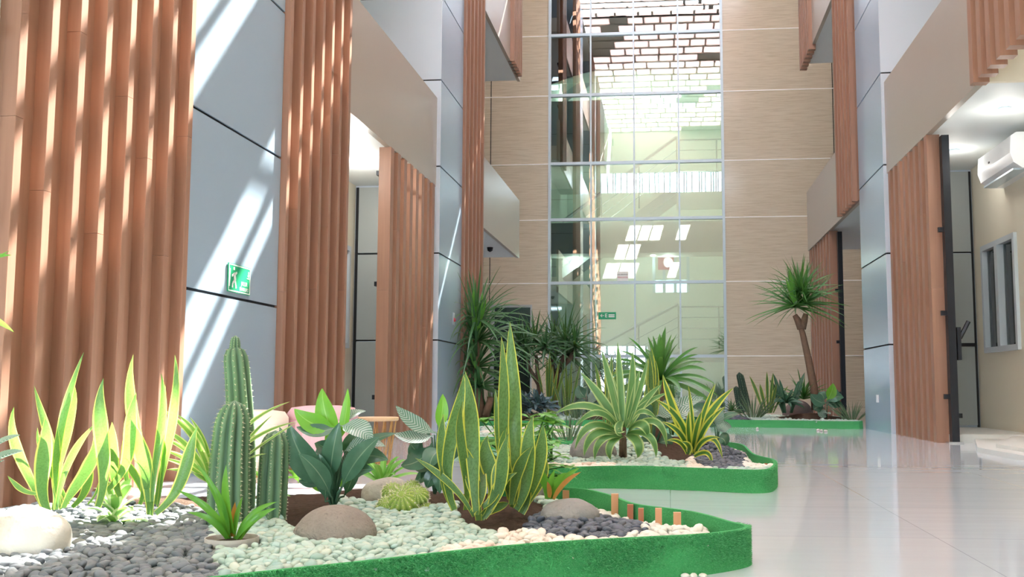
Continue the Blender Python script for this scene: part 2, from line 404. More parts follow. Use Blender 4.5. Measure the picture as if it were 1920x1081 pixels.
# grey lower faces of the recesses (in front of the white ones, below the slabs)
b = MB(); 
for a, c in ((0, .94), (.96, 1.87), (1.89, Z1)): b.box(-3.31, 10.505, a, -2.50, 10.52, c)
struct(b.build('wall_left_recess', M['grey']))
b = MB()
for a, c in ((.09, .865), (.885, 1.775), (1.795, Z1)): b.box(2.30, 10.285, a, WR-.03, 10.30, c)
struct(b.build('wall_right_recess', M['grey']))
struct(MB().box(2.30, 10.28, .855, WR-.03, 10.285, .89).build('trim_5', M['seam']))
struct(MB().box(2.30, 8.7, 0, WR, 10.28, .07).build('floor_platform', M['mat']))

# ------------------------------------------------------------------ timber slat screens
def screen(side, y0, y1, z0, z1, n, depth=.06, gap=.75, back=True, xf=None, posts=(), label='', nmat='wood', board=0):
    xf = xf if xf is not None else (-2.40 if side < 0 else 2.14)
    root = rootat('timber_slat_screen', (xf+side*.06, y0, z0), label, 'slat screen', 'vertical timber slat screens along the atrium walls')
    b = MB(); pitch = (y1-y0)/(n-gap); wd = pitch*(1-gap)
    for i in range(n):
        ya = y0+i*pitch; zc = z0
        zz = [z0]; k = z0+rnd.uniform(1, 2.4)
        while k < z1-.5: zz.append(k); k += 2.4
        zz.append(z1)
        for a, c in zip(zz, zz[1:]): b.box(xf, ya, a, xf+side*depth, ya+wd, c-.0015, .0015)
    adopt(b.build('slats', M[nmat]), root)
    if back:
        if side*(xf) > 0: pass
        adopt(MB().box(xf+side*(depth-.001), y0+.01, z0+.01, xf+side*(depth+.03), y1-.01, z1-.01).build('backing_board', M[nmat]), root)
    else:
        z = z0+.35
        while z < z1: adopt(MB().box(xf+side*depth, y0+.02, z, xf+side*(depth+.03), y1-.02, z+.04).build('support_rail', M['black']), root); z += 1.0
    return root
screen(-1, 3.46, 4.84, 0, TOP-.1, 8, label='tall timber slat screen at the far left, streaked with sun')
screen(-1, 6.12, 7.36, 0, TOP-.1, 7, label='tall timber slat screen right of the green exit sign')
screen(-1, 8.72, 10.42, 0, Z1, 8, depth=.11, gap=.55, back=False, xf=-2.46, label='short timber slat screen under the left fascia, behind the black post')
screen(-1, 11.70, 12.95, 0, TOP-.1, 6, label='tall timber slat screen beyond the left blue column, behind the yucca')
screen(-1, 15.5, 16.35, Z2+.0, TOP-.1, 6, depth=.11, gap=.55, back=False, label='timber slat screen hanging high in front of the upper left fascia')
screen(1, 8.72, 10.24, 0, Z1, 8, depth=.11, gap=.55, back=False, xf=2.20, label='timber slat screen standing beside the black post on the right')
screen(1, 11.66, 12.75, Z1-.03, TOP-.1, 6, xf=2.10, label='timber slat screen hanging beyond the right blue column')
screen(1, 14.05, 16.1, 0, Z1, 8, depth=.11, gap=.55, back=False, xf=2.21, label='short far timber slat screen behind the tall palm')
screen(1, 15.15, 16.2, Z2-.08, TOP-.1, 6, depth=.11, gap=.55, back=False, label='timber slat screen hanging high in front of the upper right fascia')
screen(1, 6.0, 7.24, Z1-.02, TOP-.1, 7, depth=.11, gap=.55, back=False, xf=2.14, label='timber slat screen hanging in the top right corner above the air conditioner')
# black steel posts
def post(x, y, z1, label):
    root = rootat('steel_post', (x, y, 0), label, 'post')
    shf = adopt(MB().box(x-.03, y-.04, 0, x+.03, y+.04, z1).build('shaft', M['black']), root)
    adopt(MB().box(x-.06, y-.05, 0, x+.06, y+.05, .012).build('base_plate', M['steel']), root)
    for z in (.36, 1.05, 1.75): MB().box(x+.03*(1 if x < 0 else -1), y-.015, z, x+.075*(1 if x < 0 else -1), y+.015, z+.04).build('bracket', M['black']).parent = shf
    return root
pl = onX(741, 500, -2.50); post(-2.55, 8.80, Z1-.05, 'black steel post left of the short slat screen on the left')
post(2.33, 8.66, Z1-.03, 'black steel post at the edge of the right slat screen')
post(-2.50, 3.36, TOP-.2, 'black steel post at the far left picture edge')
post(2.33, 13.98, Z1-.03, 'thin black steel post beside the far short slat screen')
# door closer lever and floor stop on the right post
r = rootat('gate_latch', (2.42, 8.66, .8), 'black angled lever fixed to the right steel post', 'lever')
adopt(MB().box(2.37, 8.62, .68, 2.40, 8.70, .95).build('plate', M['black']), r)
adopt(MB().tube([(2.40, 8.66, .86), (2.47, 8.64, 1.0)], .018, 6).build('handle', M['black']), r)
r = rootat('floor_stop', (2.46, 9.2, .07), 'small black tee shaped stop on the raised step', 'door stop')
adopt(MB().box(2.45, 9.18, .07, 2.49, 9.22, .19).build('stem', M['black']), r)
adopt(MB().box(2.40, 9.17, .19, 2.54, 9.23, .23).build('head', M['black']), r)
for pts, z, lab in ((((1833, 838), (1900, 806), (2000, 816), (1990, 866)), .035, 'low white stone step slab lying slanted at the right edge'), (((1868, 832), (1915, 812), (1990, 820), (1985, 850)), .06, 'small upper stone slab lying on the slanted slab at the right edge')):
    b = MB(); q = [G(x, y, z) for x, y in pts]; q = [Vector((min(p.x, 2.99), p.y, p.z)) for p in q]; z0 = 0 if z < .05 else .035
    b.v = [(p.x, p.y, z0) for p in q]+[(p.x, p.y, z) for p in q]
    for k in range(4): b.face([k, (k+1) % 4, 4+(k+1) % 4, 4+k])
    b.face([7, 6, 5, 4]); b.face([0, 1, 2, 3]); tag(b.build('stone_step', M['mat']), lab, 'step')

# ------------------------------------------------------------------ windows, air conditioner, camera, downlights, added fill lights
def window(name, x, side, y0, y1, z0, z1, mull):
    r = empty(name, (x, y0, z0)); struct(r); t = .05; b = MB(); xa, xb = x-side*.03, x+side*.06
    b.box(xa, y0, z0, xb, y0+t, z1).box(xa, y1-t, z0, xb, y1, z1).box(xa, y0+t, z0, xb, y1-t, z0+t).box(xa, y0+t, z1-t, xb, y1-t, z1)
    adopt(b.build('window_frame', M['winframe']), r)
    b = MB(); 
    for m in mull: b.box(xa-side*.01, m-.04, z0+t, xb, m+.04, z1-t)
    adopt(b.build('window_mullion', M['winframe']), r)
    adopt(MB().box(x+side*.02, y0+t, z0+t, x+side*.025, y1-t, z1-t).build('pane', M['glass2']), r)
    adopt(MB().box(x+side*.10, y0-.1, z0-.1, x+side*.12, y1+.1, z1+.1).build('blind', M['grey']), r)
window('window_1', WR, 1, wy0, wy1, wz0, wz1, [9.52])
window('window_2', -3.33, -1, 9.45, 10.25, .86, 1.92, [])
r = rootat('air_conditioner', (WR-.12, 8.9, 2.2), 'white split air conditioner high on the cream right wall', 'air conditioner')
b = MB(); prof = [(0, 0), (-.13, 0), (-.20, .05), (-.225, .13), (-.215, .27), (-.17, .30), (0, .30)]
ya, yb = 8.45, 9.33
n = len(prof); b.v = [(WR+p[0], y, 2.24+p[1]) for y in (ya, yb) for p in prof]
for i in range(n): b.face([i, (i+1) % n, n+(i+1) % n, n+i])
b.face(list(range(n-1, -1, -1))); b.face([n+i for i in range(n)])
ac_ = adopt(b.build('casing', M['white']), r)
adopt(MB().box(WR-.19, ya+.05, 2.235, WR-.08, yb-.05, 2.25).build('louver', M['frame']), r)
MB().box(WR-.228, yb-.34, 2.40, WR-.219, yb-.31, 2.415).build('indicator', M['ink']).parent = ac_
def lamp(name, loc, watts, rad=.06, col=(1, .97, .92)):
    ld = bpy.data.lights.new(name, 'POINT'); ld.energy = watts; ld.shadow_soft_size = rad; ld.color = col
    o = bpy.data.objects.new(name, ld); C.objects.link(o); o.location = loc
def downlight(x, y, z, lab):
    lamp('soffit_fill_light', (x, y, z-.2), 1.5 if x > 0 else 7)  # added fill light that brightens the recess, hung below the fitting
    r = rootat('ceiling_downlight', (x, y, z), lab, 'downlight', 'recessed ceiling downlights')
    adopt(MB().lathe((x, y, z-.008), [(.05, 0), (.05, .008)], 20).build('rim', M['frame']), r)
    adopt(MB().lathe((x, y, z-.01), [(.035, 0), (.035, .004)], 20).build('lens', M['white']), r)
lamp('office_fill_light', (-3.1, FY+.9, 2.3), 7, .1)  # added to brighten the room behind the door, has no fitting
downlight(-2.95, 9.3, Z1+.02, 'small round downlight in the left white soffit')
lamp('gallery_fill_light', (-2.95, 8.0, Z1-.1), 6)  # second fill light added for the dark left recess, has no fitting
downlight(2.62, 9.4, Z1+.02, 'round downlight in the right soffit, the farther of two')
downlight(2.62, 8.0, Z1+.02, 'round downlight in the right soffit, the nearer of two')
r = rootat('dome_camera', (-2.75, 15.4, Z1+.02), 'small black dome camera under the far left soffit', 'camera')
adopt(MB().lathe((-2.75, 15.4, Z1-.05), [(.01, 0), (.04, .02), (.045, .05), (.05, .07)], 16).build('dome', M['black'], smooth=True), r)
q = MB().box(2.155, 10.86, .30, 2.17, 10.93, .38, .003).build('wall_socket', M['white']); tag(q, 'small white socket low on the right blue column', 'socket')

# ------------------------------------------------------------------ signs
def text(s, size, mat, loc, rot, parent, ext=.0008, sx=1, align='CENTER'):
    cu_ = bpy.data.curves.new('lettering', 'FONT'); cu_.body = s; cu_.size = size; cu_.extrude = ext; cu_.align_x = align; cu_.align_y = 'CENTER'; cu_.materials.append(mat)
    o = bpy.data.objects.new('lettering', cu_); C.objects.link(o); o.scale = (sx, 1, 1); o.location = loc; o.rotation_euler = rot
    bpy.context.view_layer.update(); me = bpy.data.meshes.new_from_object(o.evaluated_get(bpy.context.evaluated_depsgraph_get()))
    q = bpy.data.objects.new('lettering', me); C.objects.link(q); q.scale = o.scale; q.location = loc; q.rotation_euler = rot; bpy.data.objects.remove(o)
    q.name = 'lettering'; adopt(q, parent); return q
xs = -2.437
r = rootat('evacuation_sign', (xs, 5.6, 1.0), 'green evacuation route sign on the sunlit blue column', 'sign')
s0, s1 = onX(427, 499, xs), onX(467, 545, xs); y0, y1, z0, z1 = s0.y, s1.y, .985, 1.145
adopt(MB().box(xs, y0, z0, xs+.006, y1, z1).build('plate', M['signgreen']), r)
b = MB(); t = .006; X = xs+.006
b.box(X, y0+.004, z0+.004, X+.001, y1-.004, z0+.004+t).box(X, y0+.004, z1-.004-t, X+.001, y1-.004, z1-.004).box(X, y0+.004, z0+.01, X+.001, y0+.004+t, z1-.01).box(X, y1-.004-t, z0+.01, X+.001, y1-.004, z1-.01)
adopt(b.build('border', M['signwhite']), r)
# running figure towards a door, as bars
b = MB(); cy = y0+.075; zc = (z0+z1)/2
def bar(p, q, wd):
    p = Vector((0,)+p); q = Vector((0,)+q); d = (q-p).normalized(); nn = Vector((0, -d.z, d.y))*wd/2; n0 = len(b.v)
    for dx in (0, .0012):
        for v in (p-nn, q-nn, q+nn, p+nn): b.v.append((X+dx, v.y, v.z))
    b.face([n0+4, n0+5, n0+6, n0+7]); b.face([n0, n0+3, n0+2, n0+1])
    for i in range(4): b.face([n0+i, n0+(i+1) % 4, n0+4+(i+1) % 4, n0+4+i])
bar((cy, zc+.03), (cy+.012, zc-.01), .026); bar((cy, zc+.025), (cy-.03, zc+.01), .012); bar((cy+.01, zc+.02), (cy+.035, zc+.035), .012)
bar((cy+.012, zc-.01), (cy-.018, zc-.03), .014); bar((cy-.018, zc-.03), (cy-.02, zc-.055), .014); bar((cy+.012, zc-.01), (cy+.03, zc-.055), .015)
bar((cy-.004, zc+.045), (cy-.006, zc+.062), .018); adopt(b.build('running_figure', M['signwhite']), r); b = MB()
bar((y0+.016, zc-.05), (y0+.016, zc+.05), .012); adopt(b.build('door_symbol', M['signwhite']), r); b = MB()
bar((y1-.03, zc+.055), (y1-.03, zc+.04), .012); bar((y1-.042, zc+.03), (y1-.02, zc+.035), .006); bar((y1-.03, zc+.04), (y1-.026, zc+.02), .006); bar((y1-.05, zc+.016), (y1-.02, zc+.014), .005)
adopt(b.build('pictogram', M['signwhite']), r)
ro = (math.pi/2, 0, math.pi/2)
text('JALUR', .034, M['signwhite'], (X, y1-.085, z0+.058), ro, r, sx=.9); text('EVAKUASI', .03, M['signwhite'], (X, y1-.085, z0+.026), ro, r, sx=.9)
r = rootat('red_notice', (-2.43, 11.3, 1.2), 'small red and white marking on the blue column behind the yucca', 'notice')
adopt(MB().box(-2.43, 11.26, 1.16, -2.425, 11.34, 1.30).build('plate', M['white_clad']), r)
adopt(MB().lathe((-2.421, 11.3, 1.2), [(.012, 0), (.02, .02), (.012, .04)], 10).build('emblem', M['red']), r)

# ------------------------------------------------------------------ curtain wall
r = empty('window_3', (GX0, FY, 0)); struct(r)
b = MB(); 
for x, wd in ((GX0, .05), (-1.51, .03), (-.658, .03), (.218, .03), (GX1-.03, .05)): b.box(x-wd/2+.01, FY-.03, 0, x+wd/2+.01, FY+.06, TOP)
adopt(b.build('window_mullion', M['frame']), r)
b = MB()
for z in SZ: b.box(GX0, FY-.025, z-.028, GX1, FY+.05, z+.028)
adopt(b.build('window_transom', M['frame']), r)
adopt(MB().box(GX0, FY+.02, 0, GX1, FY+.03, TOP).build('pane', M['glass']), r)
# ------------------------------------------------------------------ stairwell behind the glass
BY = 24.4
struct(MB().box(-4.3, BY, 3.05, 4.2, BY+.15, 8.2).build('wall_stairwell_back', M['innerwall']))
struct(MB().box(-2.6, FY+.2, 0, -2.45, BY, TOP).build('wall_stairwell_left', M['innerwall']))
struct(MB().box(1.9, FY+.2, 0, 2.05, BY, TOP).build('wall_stairwell_right', M['innerwall']))
WX0, WX1 = onY(1226, 500, BY).x, onY(1290, 500, BY).x; wz0, wz1 = onY(1250, 548, BY).z, onY(1250, 478, BY).z
b = MB().box(-4.3, BY, 0, WX0, BY+.15, 3.05).box(WX1, BY, 0, 4.2, BY+.15, 3.05).box(WX0, BY, 0, WX1, BY+.15, wz0)
struct(b.build('wall_stairwell_base', M['innerwall']))
struct(MB().box(-4.3, BY, 9.4, 4.2, BY+.15, TOP).build('wall_stairwell_top', M['innerwall']))
for i, zz in enumerate((3.10, 6.78)):
    struct(MB().box(-2.45, FY+.25, zz, 1.9, FY+.95, zz+.62).build('ceiling_stairwell', M['innerwall']))
struct(MB().box(-2.45, FY+.25, 4.86, -1.25, FY+3.2, 6.2).build('wall_stairwell_box', M['innerwall']))
b = MB().box(-2.6, FY+.2, TOP-.25, 2.05, FY+1.6, TOP).box(-2.6, FY+2.3, TOP-.25, 2.05, BY, TOP)
struct(b.build('ceiling_stairwell', M['innerwall']))
r = empty('window_4', (WX0, BY, wz0)); struct(r)
b = MB()
for k in (0, .3, .62, 1): x = WX0+(WX1-WX0)*k; b.box(x-.035, BY-.03, wz0, x+.035, BY+.1, wz1)
b.box(WX0, BY-.03, wz1-.03, WX1, BY+.1, wz1+.04)
adopt(b.build('window_frame', M['frame']), r)
adopt(MB().box(WX0, BY+.03, wz0, WX1, BY+.04, wz1).build('pane', M['glass2']), r)
q = MB().box(WX0+.1, BY-.05, wz1-.36, WX0+.48, BY-.04, wz1-.06).build('red_poster', M['red']); tag(q, 'red poster hanging in the window behind the glass wall', 'poster')
# two flights per storey
def flight(name, xa, za, xb, zb, ya, yb, label):
    root = rootat(name, (xa, ya, za), label, 'staircase', 'concrete stair flights behind the glass wall'); n = 9; b = MB()
    dx, dz = (xb-xa)/n, (zb-za)/n
    for i in range(n):
        z = za+dz*(i+(1 if dz > 0 else 0)); b.box(xa+dx*i, ya, z-.22, xa+dx*(i+1), yb, z)
    adopt(b.build('steps', M['innerwall']), root)
    # sloped stringer
    b = MB(); n0 = 0
    for y in (ya-.03, yb+.03): b.v += [(xa, y, za-.28), (xb, y, zb-.28), (xb, y, zb-.05), (xa, y, za-.05)]
    b.face([0, 1, 2, 3]); b.face([7, 6, 5, 4]); 
    for i in range(4): b.face([i, 4+i, 4+(i+1) % 4, (i+1) % 4])
    adopt(b.build('soffit', M['grey']), root)
    rl = MB(); ps = MB()
    rl.tube([(xa, ya, za+.92), (xb, ya, zb+.92)], .035, 6)
    adopt(rl.build('handrail', M['grey']), root)
    for k in (.25, .45, .65): ps.tube([(xa, ya, za+k), (xb, ya, zb+k)], .009, 5)
    for k in (0, .33, .66, 1): x = xa+(xb-xa)*k; z = za+(zb-za)*k; ps.tube([(x, ya, z), (x, ya, z+.9)], .016, 6)
    adopt(ps.build('balusters', M['steel']), root); return root
def landing(xa, xb, ya, yb, z, lab):
    root = rootat('stair_landing', ((xa+xb)/2, ya, z), lab, 'landing', 'railed landings behind the glass wall')
    adopt(MB().box(xa, ya, z-.22, xb, yb, z).build('slab', M['innerwall']), root)
    b = MB()
    for k in (.2, .42, .64, .86): b.tube([(xa, ya+.03, z+k), (xb, ya+.03, z+k)], .010 if k < .8 else .018, 6)
    for k in (.03, .5, .97): x = xa+(xb-xa)*k; b.tube([(x, ya+.03, z), (x, ya+.03, z+.88)], .018, 6)
    adopt(b.build('railing', M['steel']), root)
landing(.2, 1.85, 20.9, 23.2, 1.25, 'lowest railed stair landing behind the glass wall')
landing(.2, 1.85, 20.9, 23.2, 4.75, 'middle railed stair landing behind the glass wall')
landing(.2, 1.85, 20.9, 23.2, 8.35, 'topmost railed stair landing behind the glass wall')
flight('stair_flight', -2.2, 0, .2, 1.25, 20.9, 22.0, 'stair flight rising right from the ground floor behind glass')
flight('stair_flight', .2, 4.75, -2.2, 3.0, 20.9, 22.0, 'stair flight rising right to the middle landing behind glass')
flight('stair_flight', .2, 8.35, -2.2, 6.7, 20.9, 22.0, 'stair flight rising right to the topmost landing behind glass')
def wsign(x0, y0, x1, y1, Y, lab):
    a = onY(x0, y0, Y); c = onY(x1, y1, Y); r = rootat('exit_sign', (a.x, Y, c.z), lab, 'sign', 'green exit signs behind the glass')
    adopt(MB().box(a.x, Y-.01, c.z, c.x, Y, a.z).build('plate', M['signgreen']), r)
    text('←E', (a.z-c.z)*.75, M['signwhite'], (a.x+(c.x-a.x)*.3, Y-.012, (a.z+c.z)/2), (math.pi/2, 0, 0), r)
    for k in (.35, .6): z = c.z+(a.z-c.z)*k; adopt(MB().box(a.x+(c.x-a.x)*.58, Y-.011, z-.01, a.x+(c.x-a.x)*.92, Y-.01, z+.012).build('text_bar', M['signwhite']), r)
wsign(1118, 261, 1150, 273, BY-.01, 'green exit sign on the upper stairwell wall, above the handrail')
wsign(1122, 585, 1155, 598, FY-.008, 'green exit sign low in the glass wall behind the plants')
a, c = onY(1157, 509, FY), onY(1178, 526, FY)
r = rootat('glass_notice', (a.x, FY, c.z), 'white notice with red lettering stuck on the glass wall', 'notice')
adopt(MB().box(a.x, FY-.012, c.z, c.x, FY-.008, a.z).build('sheet', M['signpale']), r)
text('DILARANG', .042, M['ink'], ((a.x+c.x)/2, FY-.013, a.z-.06), (math.pi/2, 0, 0), r); text('MEROKOK', .042, M['red'], ((a.x+c.x)/2, FY-.013, a.z-.115), (math.pi/2, 0, 0), r)
for i, (x, y, lab) in enumerate(((-.3, 20.2, 'left'), (1.3, 20.2, 'right'))):
    r = rootat('stairwell_lamp', (x, y, 3.09), 'small glowing downlight under the stairwell beam, the %s one' % lab, 'downlight')
    adopt(MB().lathe((x, y, 3.08), [(.05, 0), (.05, .02)], 16).build('lens', M['lamp']), r)
for x, y, z in ((-1.9, 20.6, 3.0), (0, 20.6, 3.0), (-.5, 23.4, 3.6), (-.6, 20.8, 6.6), (-.5, 23.4, 7.2), (-.6, 23, 10.4)): lamp('stairwell_fill_light', (x, y, z), 9, .1, (.95, 1, .95))  # fill lights added to brighten the stairwell, without fittings
r = rootat('bench_stool', (-.85, 22.65, 0), 'small pale stool frame standing behind the glass wall', 'stool')
# (its seat and legs)
b = MB(); adopt(MB().box(-1.0, 22.5, .40, -.7, 22.8, .44).build('seat', M['white']), r)
for x in (-.98, -.75):
    for y in (22.52, 22.75): adopt(MB().box(x, y, 0, x+.03, y+.03, .40).build('leg', M['white']), r)

# ------------------------------------------------------------------ roof: translucent pink sheets on steel, open slots shaped to throw the sun streaks
slots = [(.2, .52), (.66, .95), (1.06, 1.36), (1.5, 1.75), (1.9, 2.13), (2.25, 2.47), (2.6, 2.88), (2.98, 3.2), (3.48, 3.6), (3.70, 3.84), (4.18, 4.46), (4.57, 4.72)]
S0 = KY*TOP
RX0, RX1 = -2.47, 2.3
rr = random.Random(3)
b = MB(); dk = MB(); solid = MB()
y = RA
slotY = [(a+S0, c+S0) for a, c in slots]
lo, hi = slotY[0][0], slotY[-1][1]
while y < RB:
    y2 = min(y+.72, RB)
    if y < lo-.3 or y >= hi+.1:
        x = RX0; 
        while x < RX1-.01:
            x2 = min(x+rr.choice((.5, .62, .8)), RX1); q = rr.random()
            blk = noise.noise(Vector((x*.55, y*.42, 3.3)))
            if blk > .27: solid.box(x, y, TOP+.01, x2+.0, y2, TOP+.03)
            elif -.6 < y < 2.0 and -1.6 < x < 1.9 and q < .42: pass  # gaps added so the sun bounces off the front wall
            else: b.box(x+.02, y+.045, TOP+.01, x2-.02, y2-.045, TOP+.02)
            dk.box(x2-.03, y+.05, TOP+.02, x2+.03, y2-.05, TOP+.03)
            x = x2
        dk.box(RX0, y-.05, TOP-.02, RX1, y+.05, TOP+.04)
    else: y2 = y+.5
    y = y2
# the slotted zone: sheets between the slots
ed = [lo-.45]+[v for s in slotY for v in s]+[hi+.35]
for i in range(0, len(ed), 2):
    a, c = ed[i], ed[i+1]; k = max(1, round((c-a)/.45)); st = (c-a)/k
    for j in range(k):
        x = RX0
        while x < RX1-.01: x2 = min(x+rr.choice((.42, .55, .68)), RX1); b.box(x, a+st*j, TOP+.01, x2, a+st*(j+1), TOP+.03); dk.box(x2-.03, a+st*j, TOP-.0, x2+.03, a+st*(j+1), TOP+.008); x = x2
        dk.box(RX0, a+st*j, TOP-.01, RX1, a+st*j+.05, TOP+.009)
for a, c in slotY:       # unseen cross bars added to break the sun streaks into dashes
    for t in range(2):
        x = rr.uniform(.3, 1.9); dk.box(x, a, TOP, x+rr.uniform(.04, .14), c, TOP+.02)
for a, c in slotY[10:]: solid.box(RX0, a, TOP+.01, .12, c, TOP+.03)  # unseen covers added to keep these sun streaks off the left fascia
for a, c in slotY[8:10]: solid.box(.14, a, TOP+.01, RX1, c, TOP+.03)  # unseen covers added to hold these streaks to the upper wall
struct(b.build('ceiling_roof_sheets', M['roofpanel'])); struct(dk.build('ceiling_roof_beams', M['roofdark'])); struct(solid.build('ceiling_roof_solid', M['roofdark']))
for x0, x1 in ((-4.6, RX0), (RX1, 4.6)): struct(MB().box(x0, RA, TOP, x1, RB, TOP+.15).build('ceiling_side', M['soffit']))
# entrance front behind the camera
b = MB().box(-3.55, RA-.2, 9.6, 3.5, RA, TOP+.1).box(-3.55, RA-.2, 2.2, 3.5, RA, 8.75).box(-.9, RA-.2, 0, 3.5, RA, 2.2)
struct(b.build('wall_front', M['innerwall']))
b = MB(); x = -3.4
while x < 3.4: b.box(x, RA-.15, 8.75, x+.05, RA-.05, 9.6); x += rr.choice((.10, .16, .24, .30))
struct(b.build('window_5', M['blue']))
b = MB()
for x in (-3.4, -2.6, -1.75, -.96): b.box(x-.05, RA-.15, 0, x+.05, RA, 2.2)
b.box(-3.4, RA-.12, 1.0, -.96, RA-.04, 1.06)
struct(b.build('door_2', M['frame']))

# ================================================================== planters
def catmull(pts, k=6, closed=True):
    n = len(pts); out = []
    for i in range(n if closed else n-1):
        p0, p1, p2, p3 = pts[(i-1) % n], pts[i], pts[(i+1) % n], pts[(i+2) % n]
        if not closed: p0 = pts[max(i-1, 0)]; p3 = pts[min(i+2, n-1)]
        for j in range(k):
            t = j/k
            out.append(tuple(.5*(2*p1[a]+(p2[a]-p0[a])*t+(2*p0[a]-5*p1[a]+4*p2[a]-p3[a])*t*t+(3*p1[a]-p0[a]-3*p2[a]+p3[a])*t**3) for a in (0, 1)))
    if not closed: out.append(tuple(pts[-1][:2]))
    return out
def segd(x, y, pts):
    m = 9
    for (ax, ay), (bx_, by_) in zip(pts, pts[1:]):
        dx, dy = bx_-ax, by_-ay; t = max(0, min(1, ((x-ax)*dx+(y-ay)*dy)/(dx*dx+dy*dy))); m = min(m, math.hypot(x-ax-t*dx, y-ay-t*dy))
    return m
def inside(p, poly):
    x, y = p[0], p[1]; c = False; j = len(poly)-1
    for i in range(len(poly)):
        xi, yi = poly[i]; xj, yj = poly[j]
        if (yi > y) != (yj > y) and x < (xj-xi)*(y-yi)/(yj-yi)+xi: c = not c
        j = i
    return c
def g2(x, y, z=.1): p = G(x, y, z); return (p.x, p.y)
def edging(root, poly, h, name='turf_edging', thick=.012, blade=0, front=None):
    b = MB(); n = len(poly); hs = []
    for i, (x, y) in enumerate(poly):
        px_, py = poly[i-1]; nx, ny = poly[(i+1) % n]; t = Vector((nx-px_, ny-py, 0)).normalized(); nn = Vector((t.y, -t.x, 0))
        hh = (h(x, y) if callable(h) else h)*(1+.07*noise.noise(Vector((x*2.2, y*2.2, 1)))); hs.append((Vector((x, y, 0)), nn, hh))
        for z, off in ((0, .004), (hh*.5, .006*noise.noise(Vector((x*5, y*5, 4)))), (hh, 0)):
            b.v.append((x+nn.x*off, y+nn.y*off, z))
        for z in (hh, 0): b.v.append((x-nn.x*thick, y-nn.y*thick, z))
    for i in range(n):
        a = i*5; c = ((i+1) % n)*5
        for k in range(4): b.face([a+k, c+k, c+k+1, a+k+1])
    o = b.build(name, M['turf'], smooth=False); adopt(o, root)
    if blade:
        bl = MB(); r2 = random.Random(5)
        for i in range(n):
            p, nn, hh = hs[i]; q, nm, hk = hs[(i+1) % n]; L = (q-p).length
            if front and not (front(p) or front(q)): continue
            for k in range(int(L*blade)):
                t = r2.random(); z = (r2.random()**.9)*(hh*(1-t)+hk*t); c = p.lerp(q, t)+Vector((0, 0, z)); nv = nn.lerp(nm, t).normalized()
                tv = (q-p).normalized(); ln = r2.uniform(.004, .009); w_ = .0009
                d = nv*ln + tv*r2.uniform(-.005, .005) + Vector((0, 0, r2.uniform(-.004, .005))); s = (tv*r2.uniform(-1, 1)+Vector((0, 0, r2.uniform(-1, 1)))).normalized()*w_
                m = len(bl.v); bl.v += [tuple(c-s), tuple(c+s), tuple(c+d)]; bl.face([m, m+1, m+2])
        g = bl.build('turf_pile', M['blades']); adopt(g, root); g['kind'] = 'stuff'
def clip(poly, f): return poly
def soilmesh(root, poly, hf, res, ok=lambda x, y: True):
    xs_ = [p[0] for p in poly]; ys_ = [p[1] for p in poly]; x0, x1, y0, y1 = min(xs_), max(xs_), min(ys_), max(ys_)
    nx, ny = int((x1-x0)/res)+1, int((y1-y0)/res)+1; b = MB(); idx = {}
    def vid(i, j):
        if (i, j) not in idx:
            x, y = x0+i*res, y0+j*res; idx[(i, j)] = len(b.v); b.v.append((x, y, hf(x, y)))
        return idx[(i, j)]
    for i in range(nx):
        for j in range(ny):
            if ok(x0+i*res, y0+j*res) and all(inside((x0+(i+a)*res, y0+(j+c)*res), poly) for a, c in ((0, 0), (1, 0), (1, 1), (0, 1))):
                b.face([vid(i, j), vid(i+1, j), vid(i+1, j+1), vid(i, j+1)])
    adopt(b.build('soil', M['soil'], smooth=True), root)
# pebble meshes
import bmesh
def ico(sub):
    bm = bmesh.new(); bmesh.ops.create_icosphere(bm, subdivisions=sub, radius=1); v = [tuple(p.co) for p in bm.verts]; f = [tuple(q.index for q in fc.verts) for fc in bm.faces]; bm.free(); return v, f
ICO2, ICO1 = ico(2), ico(1)
protos = {}
def pebmesh(mat, k):
    key = (mat, k)
    if key not in protos:
        r = random.Random(k*7+1); me = bpy.data.meshes.new('pebble'); s = Vector((1, r.uniform(.68, .86), r.uniform(.42, .6))); o = Vector((k*3.1, k, 0))
        me.from_pydata([tuple(Vector((v[0]*s.x, v[1]*s.y, v[2]*s.z))*(1+.16*noise.noise(Vector(v)*.9+o))) for v in ICO2[0]], [], ICO2[1])
        me.polygons.foreach_set('use_smooth', [True]*len(me.polygons)); me.materials.append(M[mat]); protos[key] = me
    return protos[key]
PEB = {'pgrey': ('dark grey', 'river'), 'pdark': ('slate blue', 'river'), 'pgreen': ('pale green', 'river'), 'pwhite': ('white', 'river'), 'ppink': ('cream and pink', 'river')}
